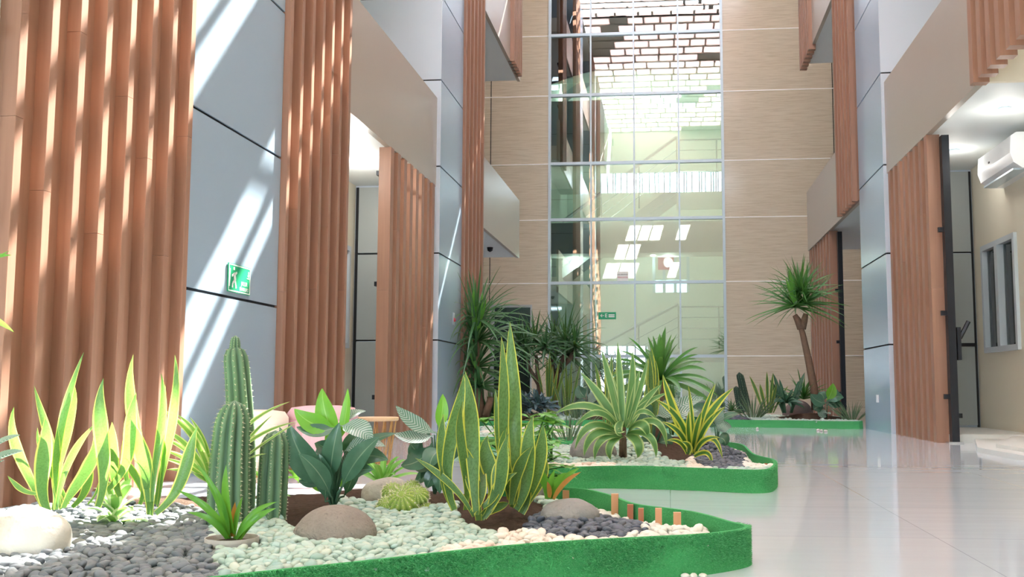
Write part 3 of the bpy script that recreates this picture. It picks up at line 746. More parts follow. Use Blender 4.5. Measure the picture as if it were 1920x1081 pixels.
def scatter(poly, hf, zone, size, bed, single, layers=2, detail=True):
    """zone(x, y) -> material key or None; the nearest ones become single pebbles"""
    xs_ = [p[0] for p in poly]; ys_ = [p[1] for p in poly]; got = {}
    r = random.Random(hash(bed) % 1000 if False else len(bed)); st = size*1.42
    for L in range(layers):
        y = min(ys_)
        while y < max(ys_):
            x = min(xs_)
            while x < max(xs_):
                X, Y = x+r.uniform(-.35, .35)*st+(L*.5*st), y+r.uniform(-.35, .35)*st+(L*.5*st)
                if all(inside((X+e*size*.95, Y+g*size*.95), poly) for e, g in ((1, 0), (-1, 0), (0, 1), (0, -1))):
                    m = zone(X, Y)
                    if m: got.setdefault(m, []).append((X, Y, hf(X, Y)+size*(.15+.5*L)+r.uniform(-.1, .25)*size, size*r.uniform(.62, 1.15), L))
                x += st
            y += st
    for m, L in got.items():
        def vis(p): 
            u, v = px(p[:3]); return -15 < u < 1935 and v < 1096
        L.sort(key=lambda p: (not vis(p) or p[4] == 0 and layers > 1, p[1]))
        nm, _ = PEB[m]; k = single.get(m, 0)
        for p in L[:k]:
            me = pebmesh(m, r.randrange(10)); o = bpy.data.objects.new(('grey' if m == 'pgrey' else 'slate' if m == 'pdark' else 'green' if m == 'pgreen' else 'white' if m == 'pwhite' else 'pink')+'_pebble', me); C.objects.link(o)
            o.location = p[:3]; o.scale = (p[3],)*3; o.rotation_euler = (r.gauss(0, .35), r.gauss(0, .35), r.uniform(0, 6.3))
            tag(o, 'smooth %s pebble lying loose in the %s' % (nm, bed), 'pebble', '%s pebbles in the %s' % (nm, bed))
        if L[k:]:
            b = MB(); src = ICO2 if detail else ICO1
            for p in L[k:]:
                n0 = len(b.v); rot = Matrix.Rotation(r.uniform(0, 6.3), 3, 'Z') @ Matrix.Rotation(r.gauss(0, .35), 3, 'X'); s = (1, r.uniform(.65, .88), r.uniform(.42, .6)); o_ = Vector((r.random()*50, 0, 0))
                for v in src[0]:
                    q = Vector((v[0]*s[0], v[1]*s[1], v[2]*s[2]))*(1+.16*noise.noise(Vector(v)*.9+o_)); b.v.append(tuple(rot @ q*p[3]+Vector(p[:3])))
                for f in src[1]: b.face([n0+i for i in f])
            o = b.build('pebble_bed', M[m], smooth=True)
            tag(o, 'bed of %s pebbles covering the %s' % (nm, bed), 'pebbles', kind='stuff')
def boulder(c, s, mat, label, seed=0, rotz=0, cut=.0):
    v, f = ico(4); b = MB(); R = Matrix.Rotation(rotz, 3, 'Z')
    for p in v:
        q = Vector(p); d = 1+.10*noise.noise(q*1.1+Vector((seed, 0, 0)))+.03*noise.noise(q*3+Vector((0, seed, 0)))
        q = Vector((q.x*s[0], q.y*s[1], q.z*s[2]))*d; b.v.append(tuple(R @ q+Vector((0, 0, s[2]*.55))))
    for t in f: b.face(t)
    o = b.build('boulder', M[mat], smooth=True); o.location = c; tag(o, label, 'rock'); return o

# bed outlines on the floor (measured on the edging's top, 10 cm up)
P1 = [g2(150, 1110), g2(400, 1081), g2(600, 1058), g2(800, 1037), g2(1000, 1020), g2(1200, 1006), g2(1320, 998), g2(1392, 988), g2(1403, 981), g2(1372, 975), g2(1300, 960), g2(1200, 945), g2(1140, 925), g2(1060, 913),
      (-.75, 3.62), (-1.25, 3.66), (-1.8, 3.5), (-2.15, 3.0), (-2.1, 2.2), (-1.6, 1.75)]
poly1 = catmull(P1, 8)
P2 = [g2(1000, 868), g2(1040, 874), g2(1150, 873), g2(1300, 876), g2(1420, 880), g2(1452, 874), g2(1450, 860), g2(1414, 850), g2(1392, 832), g2(1352, 827), (.2, 7.2), (-.3, 7.0), (-.75, 6.3), (-.85, 5.4)]
poly2 = catmull(P2, 8)
poly3 = catmull([(-1.75, 7.75), (-1.2, 7.45), (-.7, 7.6), (-.45, 8.4), (-.6, 9.4), (-1.3, 9.9), (-1.9, 9.2)], 6)
poly5 = catmull([(-2.15, 11.3), (-1.5, 11.2), (-.8, 11.5), (0, 11.4), (.35, 12.2), (.1, 13.6), (-1.2, 14.4), (-2.2, 13.6)], 6)
poly4 = catmull([(.55, 12.1), (1.0, 11.9), (1.5, 11.75), (2.08, 11.5), (2.14, 12.2), (2.1, 13.6), (1.3, 14.2), (.6, 13.4)], 6)
def bumps(base, lst):
    def h(x, y):
        z = base
        for bx_, by_, r_, a in lst:
            d = ((x-bx_)**2+(y-by_)**2)/(r_*r_)
            if d < 9: z += a*math.exp(-d)
        return z+.006*noise.noise(Vector((x*9, y*9, 0)))+.003*noise.noise(Vector((x*40, y*40, 0)))
    return h
c1 = [g2(600, 950, .08), g2(680, 925, .08), g2(800, 915, .08), g2(950, 955, .08), g2(160, 955, .08), g2(300, 945, .08), g2(880, 935, .08)]
h1b = bumps(.062, [(c[0], c[1], .17, .03) for c in c1])
def h1(x, y): return h1b(x, y)-.035*math.exp(-(segd(x, y, P1[10:14])/.11)**2)
cc2 = [g2(1180, 850, .09), g2(1290, 845, .09), g2(1240, 840, .1)]
h2b = bumps(.07, [(c[0], c[1], .3, .05) for c in cc2])
def h2(x, y): return h2b(x, y)-.035*math.exp(-(segd(x, y, P2[6:10])/.16)**2)
h3 = bumps(.075, []); h5 = bumps(.09, [(-1.5, 12.5, .5, .06), (-.4, 12.6, .5, .06)]); h4 = bumps(.07, [(1.7, 12.6, .35, .08)])
beds = []
for nm, poly, h, lab in (('foreground planter bed', poly1, .1, 'curved planter bed edged with green turf in the foreground'),
                         ('middle planter bed', poly2, .1, 'green edged planter bed in the middle of the white floor'),
                         ('small planter bed', poly3, .09, 'small green edged pebble bed behind the middle planter'),
                         ('back planter bed', poly5, .09, 'green edged planter bed at the back left under the yucca'),
                         ('right planter bed', poly4, .085, 'long green edged planter bed at the back right under the palm')):
    cx = sum(p[0] for p in poly)/len(poly); cy = sum(p[1] for p in poly)/len(poly)
    root = rootat('planter_bed', (cx, cy, 0), lab, 'planter', 'turf edged planter beds'); beds.append(root)
    if poly is poly1: edging(root, poly, lambda x, y: .1-.06*max(0, min(1, (-.55-x)/.25))*(1 if y > 2.4 else 0), blade=26000, front=lambda p: p.y < 2.75 and p.x > -1.0)
    elif poly is poly2: edging(root, poly, h, blade=9000, front=lambda p: p.y < 5.2)
    else: edging(root, poly, h)
soilmesh(beds[0], poly1, h1, .02, lambda x, y: px((x, y, .03))[0] < 1316); soilmesh(beds[1], poly2, h2, .04); soilmesh(beds[2], poly3, h3, .08); soilmesh(beds[3], poly5, h5, .08); soilmesh(beds[4], poly4, h4, .08)
# wooden stakes inside the turf edging
def stake(bed, x, yt, yb, wpx, mat='stake'):
    p = G(x, yb, .06); Y = p.y; wd = wpx/F*Y; zt = onY(x, yt, Y).z
    adopt(MB().box(p.x-wd/2, Y-wd/2, 0, p.x+wd/2, Y+wd/2, zt).build('wooden_stake', M[mat]), bed)
for a in ((1153, 925, 957, 13), (1182, 945, 970, 11, 'redstake'), (1202, 952, 977, 10, 'redstake'), (1235, 952, 990, 12), (1270, 960, 994, 14), (1380, 988, 1003, 7), (1062, 918, 935, 13)): stake(beds[0], *a)
for a in ((1384, 843, 852, 5, 'redstake'), (1409, 847, 858, 5), (1421, 854, 864, 5), (1436, 868, 882, 6, 'redstake')): stake(beds[1], *a)

# ---- pebble zones
def ell(u, v, x, y, a, b_): return ((u-x)/a)**2+((v-y)/b_)**2 < 1
POT = G(435, 1010, .088); POTR = 50/F*POT.y
def zone1(X, Y):
    u, v = px((X, Y, .08)); n = 14*noise.noise(Vector((X*9, Y*9, 2)))
    if Y < 1.6 or u < -60 or u > 1322: return None
    if u < 385+n+(v-960)*.25 and v > 955+n*.4: return 'pgrey'
    if u < 470 and v < 965: return None
    if (X-POT.x)**2+(Y-POT.y)**2 < (POTR+.004)**2: return None
    if ell(u, v, 1100, 982+n*.3, 112, 24): return 'pdark'
    if ell(u, v, 940, 955, 85, 38) or ell(u, v, 780, 915, 220, 34) or ell(u, v, 575, 950, 52, 38): return None
    if u < 930 and v < 938: return None
    fr = 1081-(u-400)*.103 if u < 1000 else 1018-(u-1000)*.08
    if v > fr-14+n*.8 and u > 850+n*3: return 'ppink' if u < 1150+n*4 else 'pwhite'
    if v > 985 and 940+n*2 < u < 1120: return 'ppink'
    if u > 1045: return 'pwhite'
    return 'pgreen'
scatter(poly1, h1, zone1, .0185, 'foreground bed', {'pgrey': 300, 'pgreen': 300, 'pdark': 120, 'pwhite': 200, 'ppink': 150})
def zone2(X, Y):
    u, v = px((X, Y, .08)); n = 8*noise.noise(Vector((X*6, Y*6, 2)))
    if u > 1395+n and v < 880: return 'pwhite'
    if ell(u, v, 1360, 862, 60, 20): return 'pdark'
    if u > 1330 and v < 848: return 'pwhite'
    if v > 872 and u < 1160+n: return 'ppink' 
    if 1290 < u < 1330 and v > 862: return 'ppink'
    if ell(u, v, 1230, 838, 120, 16) or v < 826 or ell(u, v, 1290, 855, 60, 12): return None
    return 'pgreen'
scatter(poly2, h2, zone2, .021, 'middle bed', {}, layers=2)
scatter(poly3, h3, lambda x, y: 'pwhite' if noise.noise(Vector((x*2, y*2, 0))) > .1 else 'pgreen', .03, 'small bed', {}, layers=1, detail=False)
scatter(poly4, h4, lambda x, y: None if (x-1.75)**2+(y-12.5)**2 < .25 else ('pgreen' if x > .95 else 'pdark'), .03, 'right bed', {}, layers=1, detail=False)
scatter(poly5, h5, lambda x, y: 'pgreen' if noise.noise(Vector((x*2, y*2, 5))) > .0 and y < 12.2 else None, .03, 'back bed', {}, layers=1, detail=False)
# a few white pebbles spilled on the floor under the edging
for k, (x, y) in enumerate(((1285, 1078), (1300, 1078), (1318, 1077), (1362, 916), (1372, 917), (1382, 917), (1392, 917), (1405, 916), (1540, 807), (1548, 808), (1534, 806), (1420, 803))):
    p = G(x, y, .006); s = .012 if y > 900 else .022
    o = bpy.data.objects.new('spilled_pebble', pebmesh('pwhite', k % 10)); C.objects.link(o); o.location = (p.x, p.y, s*.4); o.scale = (s,)*3; o.rotation_euler = (0, 0, k)
    tag(o, 'white pebble spilled onto the floor at the foot of the %s turf edging' % ('foreground' if y > 1000 else 'middle' if y > 850 else 'right'), 'pebble', 'pebbles spilled under the %s edging' % ('foreground' if y > 1000 else 'middle' if y > 850 else 'right'))
# ---- rocks
def rk(x, yb, wpx, hpx, mat, lab, seed, depth=.8, z=.06, rot=0):
    p = G(x, yb, z); Y = p.y+wpx/F*p.y*.3; wd = wpx/F*Y/2; hh = hpx/F*Y/1.5
    boulder((p.x*Y/p.y, Y, z-.01), (wd, wd*depth, hh), mat, lab, seed, rot)
rk(45, 1052, 170, 104, 'rwhite', 'large whitish boulder in full sun at the left edge', 1)
rk(628, 1024, 156, 76, 'rbrown', 'speckled brown grey boulder beside the cacti', 2)
rk(727, 948, 102, 54, 'rpale', 'pale grey stone behind the round lime cactus', 3)
rk(1068, 985, 112, 50, 'rgrey', 'grey stone lying among the slate pebbles', 4, rot=.2)
rk(990, 940, 60, 46, 'rgrey', 'grey stone half hidden behind the snake plant', 5)
rk(1112, 870, 88, 58, 'rgrey', 'grey stone under the arching striped plant', 6)
rk(1318, 845, 50, 14, 'rgrey', 'low grey stone on the soil of the middle bed', 8)
rk(1497, 786, 56, 34, 'rmauve', 'smooth mauve stone in the back right bed', 7)

# ================================================================== plants
def ribbon(b, pts, wd, nrm, prof, fold=.15, wave=0, seg=12, seed=0, cols=4):
    """pts: bezier control points (3 or 4), wd: greatest width, nrm: facing vector"""
    pts = [Vector(p) for p in pts]; n0 = len(b.v); N = Vector(nrm)
    def bz(t):
        q = pts
        while len(q) > 1: q = [q[i].lerp(q[i+1], t) for i in range(len(q)-1)]
        return q[0]
    last = None
    for i in range(seg+1):
        t = i/seg; p = bz(t); T = (bz(min(1, t+.02))-bz(max(0, t-.02))).normalized()
        S = T.cross(N)
        if S.length < .15 and last is not None: S = last
        S.normalize()
        if last is not None and S.dot(last) < 0: S = -S
        if last is not None: S = (S+last*.6).normalized()
        last = S; M_ = S.cross(T).normalized(); w_ = wd*.5*prof(t)
        for k in range(cols+1):
            u = k/cols*2-1; off = M_*(fold*abs(u)*w_ + (wave*wd*math.sin(t*17+seed)*u if wave else 0))
            b.v.append(tuple(p+S*u*w_+off))
    for i in range(seg):
        for k in range(cols):
            a = n0+i*(cols+1)+k; b.face([a, a+1, a+cols+2, a+cols+1], [(k/cols, i/seg), ((k+1)/cols, i/seg), ((k+1)/cols, (i+1)/seg), (k/cols, (i+1)/seg)])
P_sword = lambda t: (.42+.58*math.sin(min(1, t*1.6)*math.pi/2)**1.3)*(1 if t < .6 else max(.0, 1-((t-.6)/.4)**1.7)) + .004
P_strap = lambda t: (.6+.4*min(1, t*4))*(1 if t < .5 else max(0, 1-((t-.5)/.5)**2)) + .004
P_needle = lambda t: (.7+.3*min(1, t*5))*(1-t**1.6)+.01
P_oval = lambda t: max(.03, .09 if t < .12 else math.sin(math.pi*((t-.12)/.88)**.75)**.8 if t < 1 else 0)
def facing(yaw, pitch=0): return Vector((math.sin(yaw), -math.cos(yaw)*math.cos(pitch), math.sin(pitch)))
def L(b, x0, y0, x1, y1, w_, Y0, Y1=None, bow=0, dep=0, yaw=0, prof=P_sword, fold=.15, wave=0, pitch=.15, seg=12):
    """leaf between two pixels of the photo, base at depth Y0, tip at Y1, control point bowed sideways by bow pixels and in depth by dep"""
    Y1 = Y1 or Y0; a = onY(x0, y0, Y0); c = onY(x1, y1, Y1)
    dx, dy = x1-x0, y1-y0; ln = math.hypot(dx, dy); mx, my = x0+dx*.5-dy/ln*bow, y0+dy*.5+dx/ln*bow
    m = onY(mx, my, (Y0+Y1)/2+dep)
    m = m*2-(a+c)/2
    if prof is P_sword:
        sx_ = w_/F*Y0*math.sin(x1*1.7+y1)*1.0; p1_ = a.lerp(m, .667)+Vector((sx_, 0, 0)); p2_ = c.lerp(m, .667)-Vector((sx_, 0, 0))
        ribbon(b, [a, p1_, p2_, c], w_/F*(Y0+Y1)/2*1.12, facing(yaw, pitch), prof, fold, .02, 16, seed=x1); return
    ribbon(b, [a, m, c], w_/F*(Y0+Y1)/2, facing(yaw, pitch), prof, fold, wave, seg, seed=x1)
def plant(name, x, y, Y, label, cat, parts, group=None, z=.06):
    base = onY(x, y, Y); r = rootat(name, (base.x, base.y, z), label, cat, group)
    for nm, mb, mat in parts: adopt(mb.build(nm, M[mat], smooth=True, uv=True), r)
    return r
# --- sunlit snake plants, left
Y = 2.62; b = MB()
for a in ((105, 955, 157, 660, 17, -16, 0), (100, 955, 64, 722, 15, 14, .5), (80, 950, 26, 762, 19, -14, .2), (118, 952, 140, 722, 32, -10, -.3), (106, 955, 181, 792, 13, -16, .4), (92, 962, 84, 780, 31, -6, .1),
          (120, 952, 176, 812, 30, 14, -.2), (184, 950, 194, 708, 28, 4, .1), (78, 925, 14, 891, 10, -10, .2), (112, 950, 108, 800, 14, -5, .8), (135, 950, 172, 860, 16, 10, .6), (165, 945, 200, 850, 13, 8, -.6), (128, 945, 70, 800, 12, -8, .6)):
    L(b, a[0], a[1], a[2], a[3], a[4], Y+rnd.uniform(-.05, .05), Y+rnd.uniform(-.1, .1), a[5], 0, a[6], P_sword, .25)
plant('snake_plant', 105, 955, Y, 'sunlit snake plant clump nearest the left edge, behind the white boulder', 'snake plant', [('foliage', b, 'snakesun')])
b = MB(); Y = 2.66
for a in ((278, 940, 250, 664, 22, -10, .1), (292, 945, 328, 665, 22, 12, -.2), (205, 915, 256, 735, 24, 14, .2), (285, 940, 302, 698, 15, 6, .5), (282, 965, 246, 785, 32, 10, -.1), (292, 962, 370, 798, 24, 16, .1),
          (238, 900, 246, 775, 18, -4, .6), (272, 940, 226, 850, 13, 6, .3), (296, 950, 310, 720, 16, 6, -.5), (225, 930, 210, 790, 22, -5, .2), (262, 945, 262, 800, 16, 5, .7)):
    L(b, a[0], a[1], a[2], a[3], a[4], Y+rnd.uniform(-.05, .05), Y+rnd.uniform(-.1, .1), a[5], 0, a[6], P_sword, .25)
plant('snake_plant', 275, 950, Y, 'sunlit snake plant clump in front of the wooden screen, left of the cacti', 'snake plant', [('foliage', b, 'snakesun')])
# --- arching sunlit striped plant behind the cacti
b = MB(); Y = 2.95
for a in ((395, 905, 300, 765, 13, 20), (395, 905, 300, 800, 12, 14), (395, 900, 296, 818, 10, 14), (395, 905, 300, 842, 10, 12), (395, 905, 298, 858, 9, 10), (395, 905, 312, 880, 10, 8), (400, 900, 545, 752, 13, -26), (400, 900, 556, 790, 10, -20), (405, 905, 510, 778, 8, -6), (405, 905, 560, 790, 8, -6),
          (400, 900, 355, 780, 10, 10), (398, 900, 330, 775, 12, 18), (420, 905, 500, 850, 9, -12)):
    L(b, a[0], a[1], a[2], a[3], a[4], Y, Y-rnd.uniform(0, .25), a[5], -.04, rnd.uniform(-.5, .5), P_strap, .3, pitch=.6)
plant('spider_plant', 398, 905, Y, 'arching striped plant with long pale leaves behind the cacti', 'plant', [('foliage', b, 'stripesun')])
# --- white edged rosette
b = MB(); Y = 2.42
c0 = G(215, 985, .07); Y = c0.y
for i in range(17):
    an = i*2.4; el = .2+.95*(i/17); ln = .115-.035*(i/17)
    d = Vector((math.cos(an)*math.cos(el), math.sin(an)*math.cos(el), math.sin(el))); c = c0+Vector((0, 0, .0+i*.0035))
    tip = c+d*ln+Vector((0, 0, -.02*(1-i/17))); mid = c+d*ln*.5+Vector((0, 0, .022))
    ribbon(b, [c, mid, tip], .036, Vector((0, 0, 1)) if el < .9 else facing(an), P_strap, .3, seg=8)
plant('dracaena_rosette', 215, 985, Y, 'low rosette of white edged leaves among the grey pebbles', 'plant', [('foliage', b, 'rosette')])
# --- leaf tips entering at the left edge
b = MB()
for a in ((-60, 500, 22, 478, 11), (-60, 580, 26, 622, 12), (-40, 520, 18, 470, 6)): L(b, a[0], a[1], a[2], a[3], a[4], 2.1, 2.1, -6, prof=P_strap)
b2 = MB().tube([onY(-70, 1060, 2.1), onY(-75, 540, 2.1)], .012, 8)
plant('cane_plant', -70, 1050, 2.1, 'plant at the left edge with only pointed leaf tips in view', 'plant', [('foliage', b, 'yuccanew'), ('cane', b2, 'bark')])
b = MB()
for a in ((-45, 860, 38, 815, 28), (-45, 880, 44, 845, 30), (-30, 900, 8, 862, 16)): L(b, a[0], a[1], a[2], a[3], a[4], 2.3, 2.2, -6, prof=P_oval, pitch=.8)
b2 = MB().tube([onY(-50, 1000, 2.3), onY(-45, 870, 2.3)], .005, 6)
plant('broad_leaf_plant', -50, 990, 2.3, 'broad veined leaves reaching in above the white boulder', 'plant', [('foliage', b, 'lilyvein'), ('stem', b2, 'lily')])
# --- cacti
def cactuscol(b, sp, p0, p1, rad, ribs=9, bow=Vector((0, 0, 0)), taper=.8, rows=26, spn=True, depth=.22, nub=0):
    p0 = Vector(p0); p1 = Vector(p1); seg = ribs*6; n0 = len(b.v); hh = (p1-p0).length
    for i in range(rows+1):
        t = i/rows; c = p0.lerp(p1, t)+bow*math.sin(t*math.pi)
        rr_ = rad*(.86+.14*math.sin(min(1, t*2.2)*math.pi/2))*(1-(1-taper)*t)
        cap = (hh*(1-t))/(rad*1.15)
        if cap < 1: rr_ *= math.sqrt(max(0, 1-(1-cap)**2))
        for k in range(seg):
            an = 2*math.pi*k/seg; q = abs(math.cos(an*ribs/2)); r_ = rr_*(1-depth*(1-q**1.0)) ; b.v.append((c.x+math.cos(an)*r_, c.y+math.sin(an)*r_, c.z))
            if spn and k % 6 == 0 and i % 1 == 0 and 0 < i < rows and sp is not None:
                o = Vector((c.x+math.cos(an)*r_*1.0, c.y+math.sin(an)*r_*1.0, c.z))
                if math.sin(an) < .35:
                    s = rad*.045
                    for e in range(4):
                        d = Vector((math.cos(an)+rnd.uniform(-.7, .7), math.sin(an)+rnd.uniform(-.7, .7), rnd.uniform(-.7, .9)))*s*2.4
                        sd_ = Vector((-math.sin(an), math.cos(an), .3))*s*.55; m = len(sp.v); sp.v += [tuple(o-sd_), tuple(o+sd_), tuple(o+d)]; sp.face([m, m+1, m+2])
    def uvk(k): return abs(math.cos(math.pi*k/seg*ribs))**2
    for i in range(rows):
        for k in range(seg):
            a0 = n0+i*seg+k; a1 = n0+i*seg+(k+1) % seg
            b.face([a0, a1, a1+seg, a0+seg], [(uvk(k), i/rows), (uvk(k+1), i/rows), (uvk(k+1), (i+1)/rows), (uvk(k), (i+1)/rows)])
    b.face([n0+rows*seg+k for k in range(seg)])
def cactusplant(name, x, yb, xt, yt, wpx, lab, ribs=9, bow=0, taper=.8, mat='cactus', z=.05, nub=False, rows=30):
    p = G(x, yb, z); q = onY(xt, yt, p.y); b = MB(); sp = MB(); cactuscol(b, sp, p, q, wpx/F*p.y/2, ribs, Vector((bow/F*p.y, 0, 0)), taper, rows)
    if nub:
        cactuscol(b, sp, q-Vector((0, 0, .03)), q+Vector((0, 0, .028)), wpx/F*p.y*.2, ribs, taper=.7, rows=8)
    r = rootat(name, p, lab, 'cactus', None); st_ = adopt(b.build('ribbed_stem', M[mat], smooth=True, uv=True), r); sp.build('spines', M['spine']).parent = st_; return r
cactusplant('column_cactus', 452, 975, 441, 645, 60, 'tallest of the three column cacti in the foreground bed', 9, 6, .78, nub=True)
cactusplant('column_cactus', 428, 1000, 440, 750, 88, 'stout middle height column cactus in front of the tall one', 11, -4, .72)
cactusplant('column_cactus', 508, 990, 517, 806, 62, 'shortest column cactus, right of the stout one', 9, 0, .86)
cactusplant('column_cactus', 1403, 772, 1386, 697, 16, 'taller leaning dark cactus in the back right bed', 8, 0, .85, 'cactusdark', rows=14)
cactusplant('column_cactus', 1390, 774, 1380, 723, 14, 'shorter leaning dark cactus in the back right bed', 8, 0, .85, 'cactusdark', rows=14)
# round lime cactus clump
p = G(752, 965, .06); r = rootat('barrel_cactus', p, 'round lime green spiny cactus clump on green pebbles', 'cactus')
for i, (x, y, rad) in enumerate(((758, 940, 34), (725, 947, 19), (735, 922, 20), (795, 955, 16), (772, 915, 17), (712, 958, 14), (785, 930, 20))):
    b = MB(); sp = MB(); q = onY(x, y, p.y+(.03 if y < 930 else -.01*(i % 3))); R_ = rad/F*p.y; ribs = 14; seg = ribs*4; rows = 14
    for a in range(rows+1):
        th = math.pi*a/rows
        for k in range(seg):
            an = 2*math.pi*k/seg; rr_ = R_*(1-.13*(1-abs(math.cos(an*ribs/2)))); v = Vector((math.sin(th)*math.cos(an)*rr_, -math.cos(th)*R_*.95*.8, math.sin(th)*math.sin(an)*rr_))
            v = Matrix.Rotation(-.7, 3, 'X') @ Vector((v.x, v.y*-1, v.z)); b.v.append(tuple(q+Vector((v.x, -v.y if False else v.y, v.z))))
            if k % 4 == 0 and 1 < a < rows:
                nn = v.normalized(); o_ = q+v*1.01; 
                for e in range(3):
                    d = (nn+Vector((rnd.uniform(-.8, .8), rnd.uniform(-.8, .8), rnd.uniform(-.8, .8)))).normalized()*R_*.22; s_ = nn.orthogonal().normalized()*R_*.02; m = len(sp.v); sp.v += [tuple(o_-s_), tuple(o_+s_), tuple(o_+d)]; sp.face([m, m+1, m+2])
    uvk = lambda k: abs(math.cos(math.pi*k/seg*ribs))**2
    for a in range(rows):
        for k in range(seg):
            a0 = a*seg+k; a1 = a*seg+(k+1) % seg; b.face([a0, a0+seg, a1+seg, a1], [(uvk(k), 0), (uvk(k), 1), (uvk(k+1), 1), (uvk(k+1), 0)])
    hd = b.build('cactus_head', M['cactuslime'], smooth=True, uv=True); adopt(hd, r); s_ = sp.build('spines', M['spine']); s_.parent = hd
# --- potted bromeliad
p = Vector((POT.x, POT.y, .06)); r = rootat('potted_bromeliad', p, 'small bromeliad with an orange heart in a sunken round pot', 'potted plant')
Rp = POTR
b = MB().lathe((p.x, p.y, .0), [(Rp*.8, .01), (Rp, .085), (Rp, .093), (Rp*.95, .093), (Rp*.92, .07), (.004, .07)], 40); adopt(b.build('pot', M['pot'], smooth=False), r)
adopt(MB().lathe((p.x, p.y, .03), [(Rp*.91, 0), (Rp*.91, .05), (Rp*.5, .056), (.005, .06)], 24).build('potting_soil', M['potsoil'], smooth=True), r)
b = MB(); Y = p.y
for a in ((432, 1010, 330, 918, 13, 14), (425, 1005, 368, 868, 12, 12), (438, 1005, 424, 870, 17, -6), (445, 1010, 520, 940, 12, -14), (450, 1010, 518, 952, 13, -10), (430, 1015, 350, 960, 12, 14), (440, 1015, 500, 965, 10, -8), (432, 1010, 395, 900, 12, 8), (440, 1012, 455, 930, 12, -3)):
    L(b, a[0], a[1], a[2], a[3], a[4], Y, Y-rnd.uniform(-.04, .07), a[5], -.02, rnd.uniform(-.3, .3), P_strap, .3, pitch=.5)
adopt(b.build('foliage', M['brom'], smooth=True, uv=True), r)
b = MB()
for a in ((436, 1005, 441, 940, 13, 0), (432, 1005, 420, 965, 10, 4), (434, 1000, 452, 960, 9, -4)): L(b, a[0], a[1], a[2], a[3], a[4], Y-.005, Y-.01, a[5], 0, 0, P_strap, .3)
adopt(b.build('coloured_heart', M['bromred'], smooth=True, uv=True), r)
# --- broad leaved plants
def broad(name, x, y, Y, lab, leaves, stems=True, mats=('lily', 'lilyvein', 'lilynew')):
    r = rootat(name, onY(x, y, Y), lab, 'plant'); grp = {}; st = MB()
    base = onY(x, y, Y)
    for a in leaves:
        m = a[6]; b = grp.setdefault(m, MB()); dd = a[7] if len(a) > 7 else 0; rel = a[8] if len(a) > 8 else .5
        L(b, a[0], a[1], a[2], a[3], a[4]*1.2, Y+dd*.4, Y+dd, a[5], -.01, rnd.uniform(-.35, .35), P_oval, .22, pitch=rel, seg=14, wave=.015)
        q = onY(a[0], a[1], Y+dd*.4); st.tube([base, base.lerp(q, .6)+Vector((0, 0, .01)), q], [.005, .004, .003], 6)
    nm = {0: 'foliage', 1: 'veined_leaves', 2: 'young_leaves'}
    for m, b in grp.items(): adopt(b.build(nm[m], M[mats[m]], smooth=True, uv=True), r)
    adopt(st.build('stems', M['lily'], smooth=True), r)
broad('broad_leaf_plant', 625, 950, 2.95, 'large broad leaved plant behind the brown boulder', [
    (636, 830, 604, 728, 34, -8, 2, 0, .1), (636, 830, 652, 728, 17, 4, 2, 0, .1), (636, 802, 552, 766, 34, -12, 2, -.05, .5), (632, 800, 556, 800, 26, -8, 0, -.06, .6), (636, 798, 698, 828, 40, -10, 1, -.05, .8), (640, 795, 686, 770, 22, -6, 1, .05, .8),
    (618, 905, 636, 792, 34, -3, 0, -.05, .1), (640, 915, 712, 818, 36, -8, 0, -.08, .3), (612, 915, 542, 795, 44, -10, 0, -.08, .3), (640, 880, 742, 812, 26, -14, 0, .05, .7), (645, 880, 728, 862, 34, -16, 0, 0, .5), (600, 870, 524, 800, 26, -14, 1, 0, .6),
    (620, 930, 560, 850, 30, 8, 0, -.1, .3), (625, 930, 600, 830, 34, -6, 0, .1, .2), (640, 870, 590, 830, 34, 6, 0, 0, .4), (640, 890, 690, 835, 28, -8, 1, .05, .5), (620, 920, 672, 850, 22, 6, 2, .08, .3), (612, 925, 580, 880, 18, -4, 2, .02, .3), (645, 930, 668, 860, 26, 4, 0, .1, .3), (610, 940, 598, 850, 30, 4, 0, -.06, .2), (640, 850, 722, 836, 30, -12, 1, -.04, .8), (600, 850, 552, 834, 26, -8, 1, .02, .7), (650, 900, 700, 880, 26, -8, 0, -.06, .5), (606, 890, 560, 900, 22, -8, 0, -.04, .5), (625, 850, 612, 800, 20, 3, 2, .05, .2), (645, 860, 690, 800, 28, -8, 0, .08, .4), (600, 900, 570, 860, 26, -5, 0, .06, .3)])
broad('broad_leaf_plant', 815, 925, 3.2, 'broad leaved plant with silvery ribbed leaves left of the yellow edged snake plant', [
    (820, 812, 742, 760, 26, -8, 1, -.05, .5), (822, 808, 830, 738, 20, 3, 2, 0, .1), (815, 815, 738, 812, 32, -8, 1, -.06, .9), (810, 830, 752, 872, 40, -12, 0, -.06, .5), (830, 840, 806, 880, 34, 8, 0, -.08, .4), (840, 850, 825, 925, 28, 6, 0, -.04, .2),
    (800, 850, 770, 830, 30, -6, 0, 0, .5), (835, 820, 870, 790, 28, -6, 1, 0, .6), (830, 830, 892, 840, 28, -10, 0, 0, .6), (845, 870, 850, 800, 24, 3, 0, .1, .2), (825, 870, 790, 900, 18, 6, 0, .04, .3), (810, 820, 780, 790, 24, -4, 0, .05, .6), (800, 860, 765, 850, 32, -6, 0, -.03, .6), (825, 880, 800, 915, 24, 4, 0, -.02, .3), (815, 840, 778, 880, 34, -6, 0, .03, .4), (840, 830, 880, 815, 24, -6, 1, .05, .7), (808, 870, 775, 905, 20, -4, 0, .06, .3)])
b = MB()
cc = G(712, 915, .08)
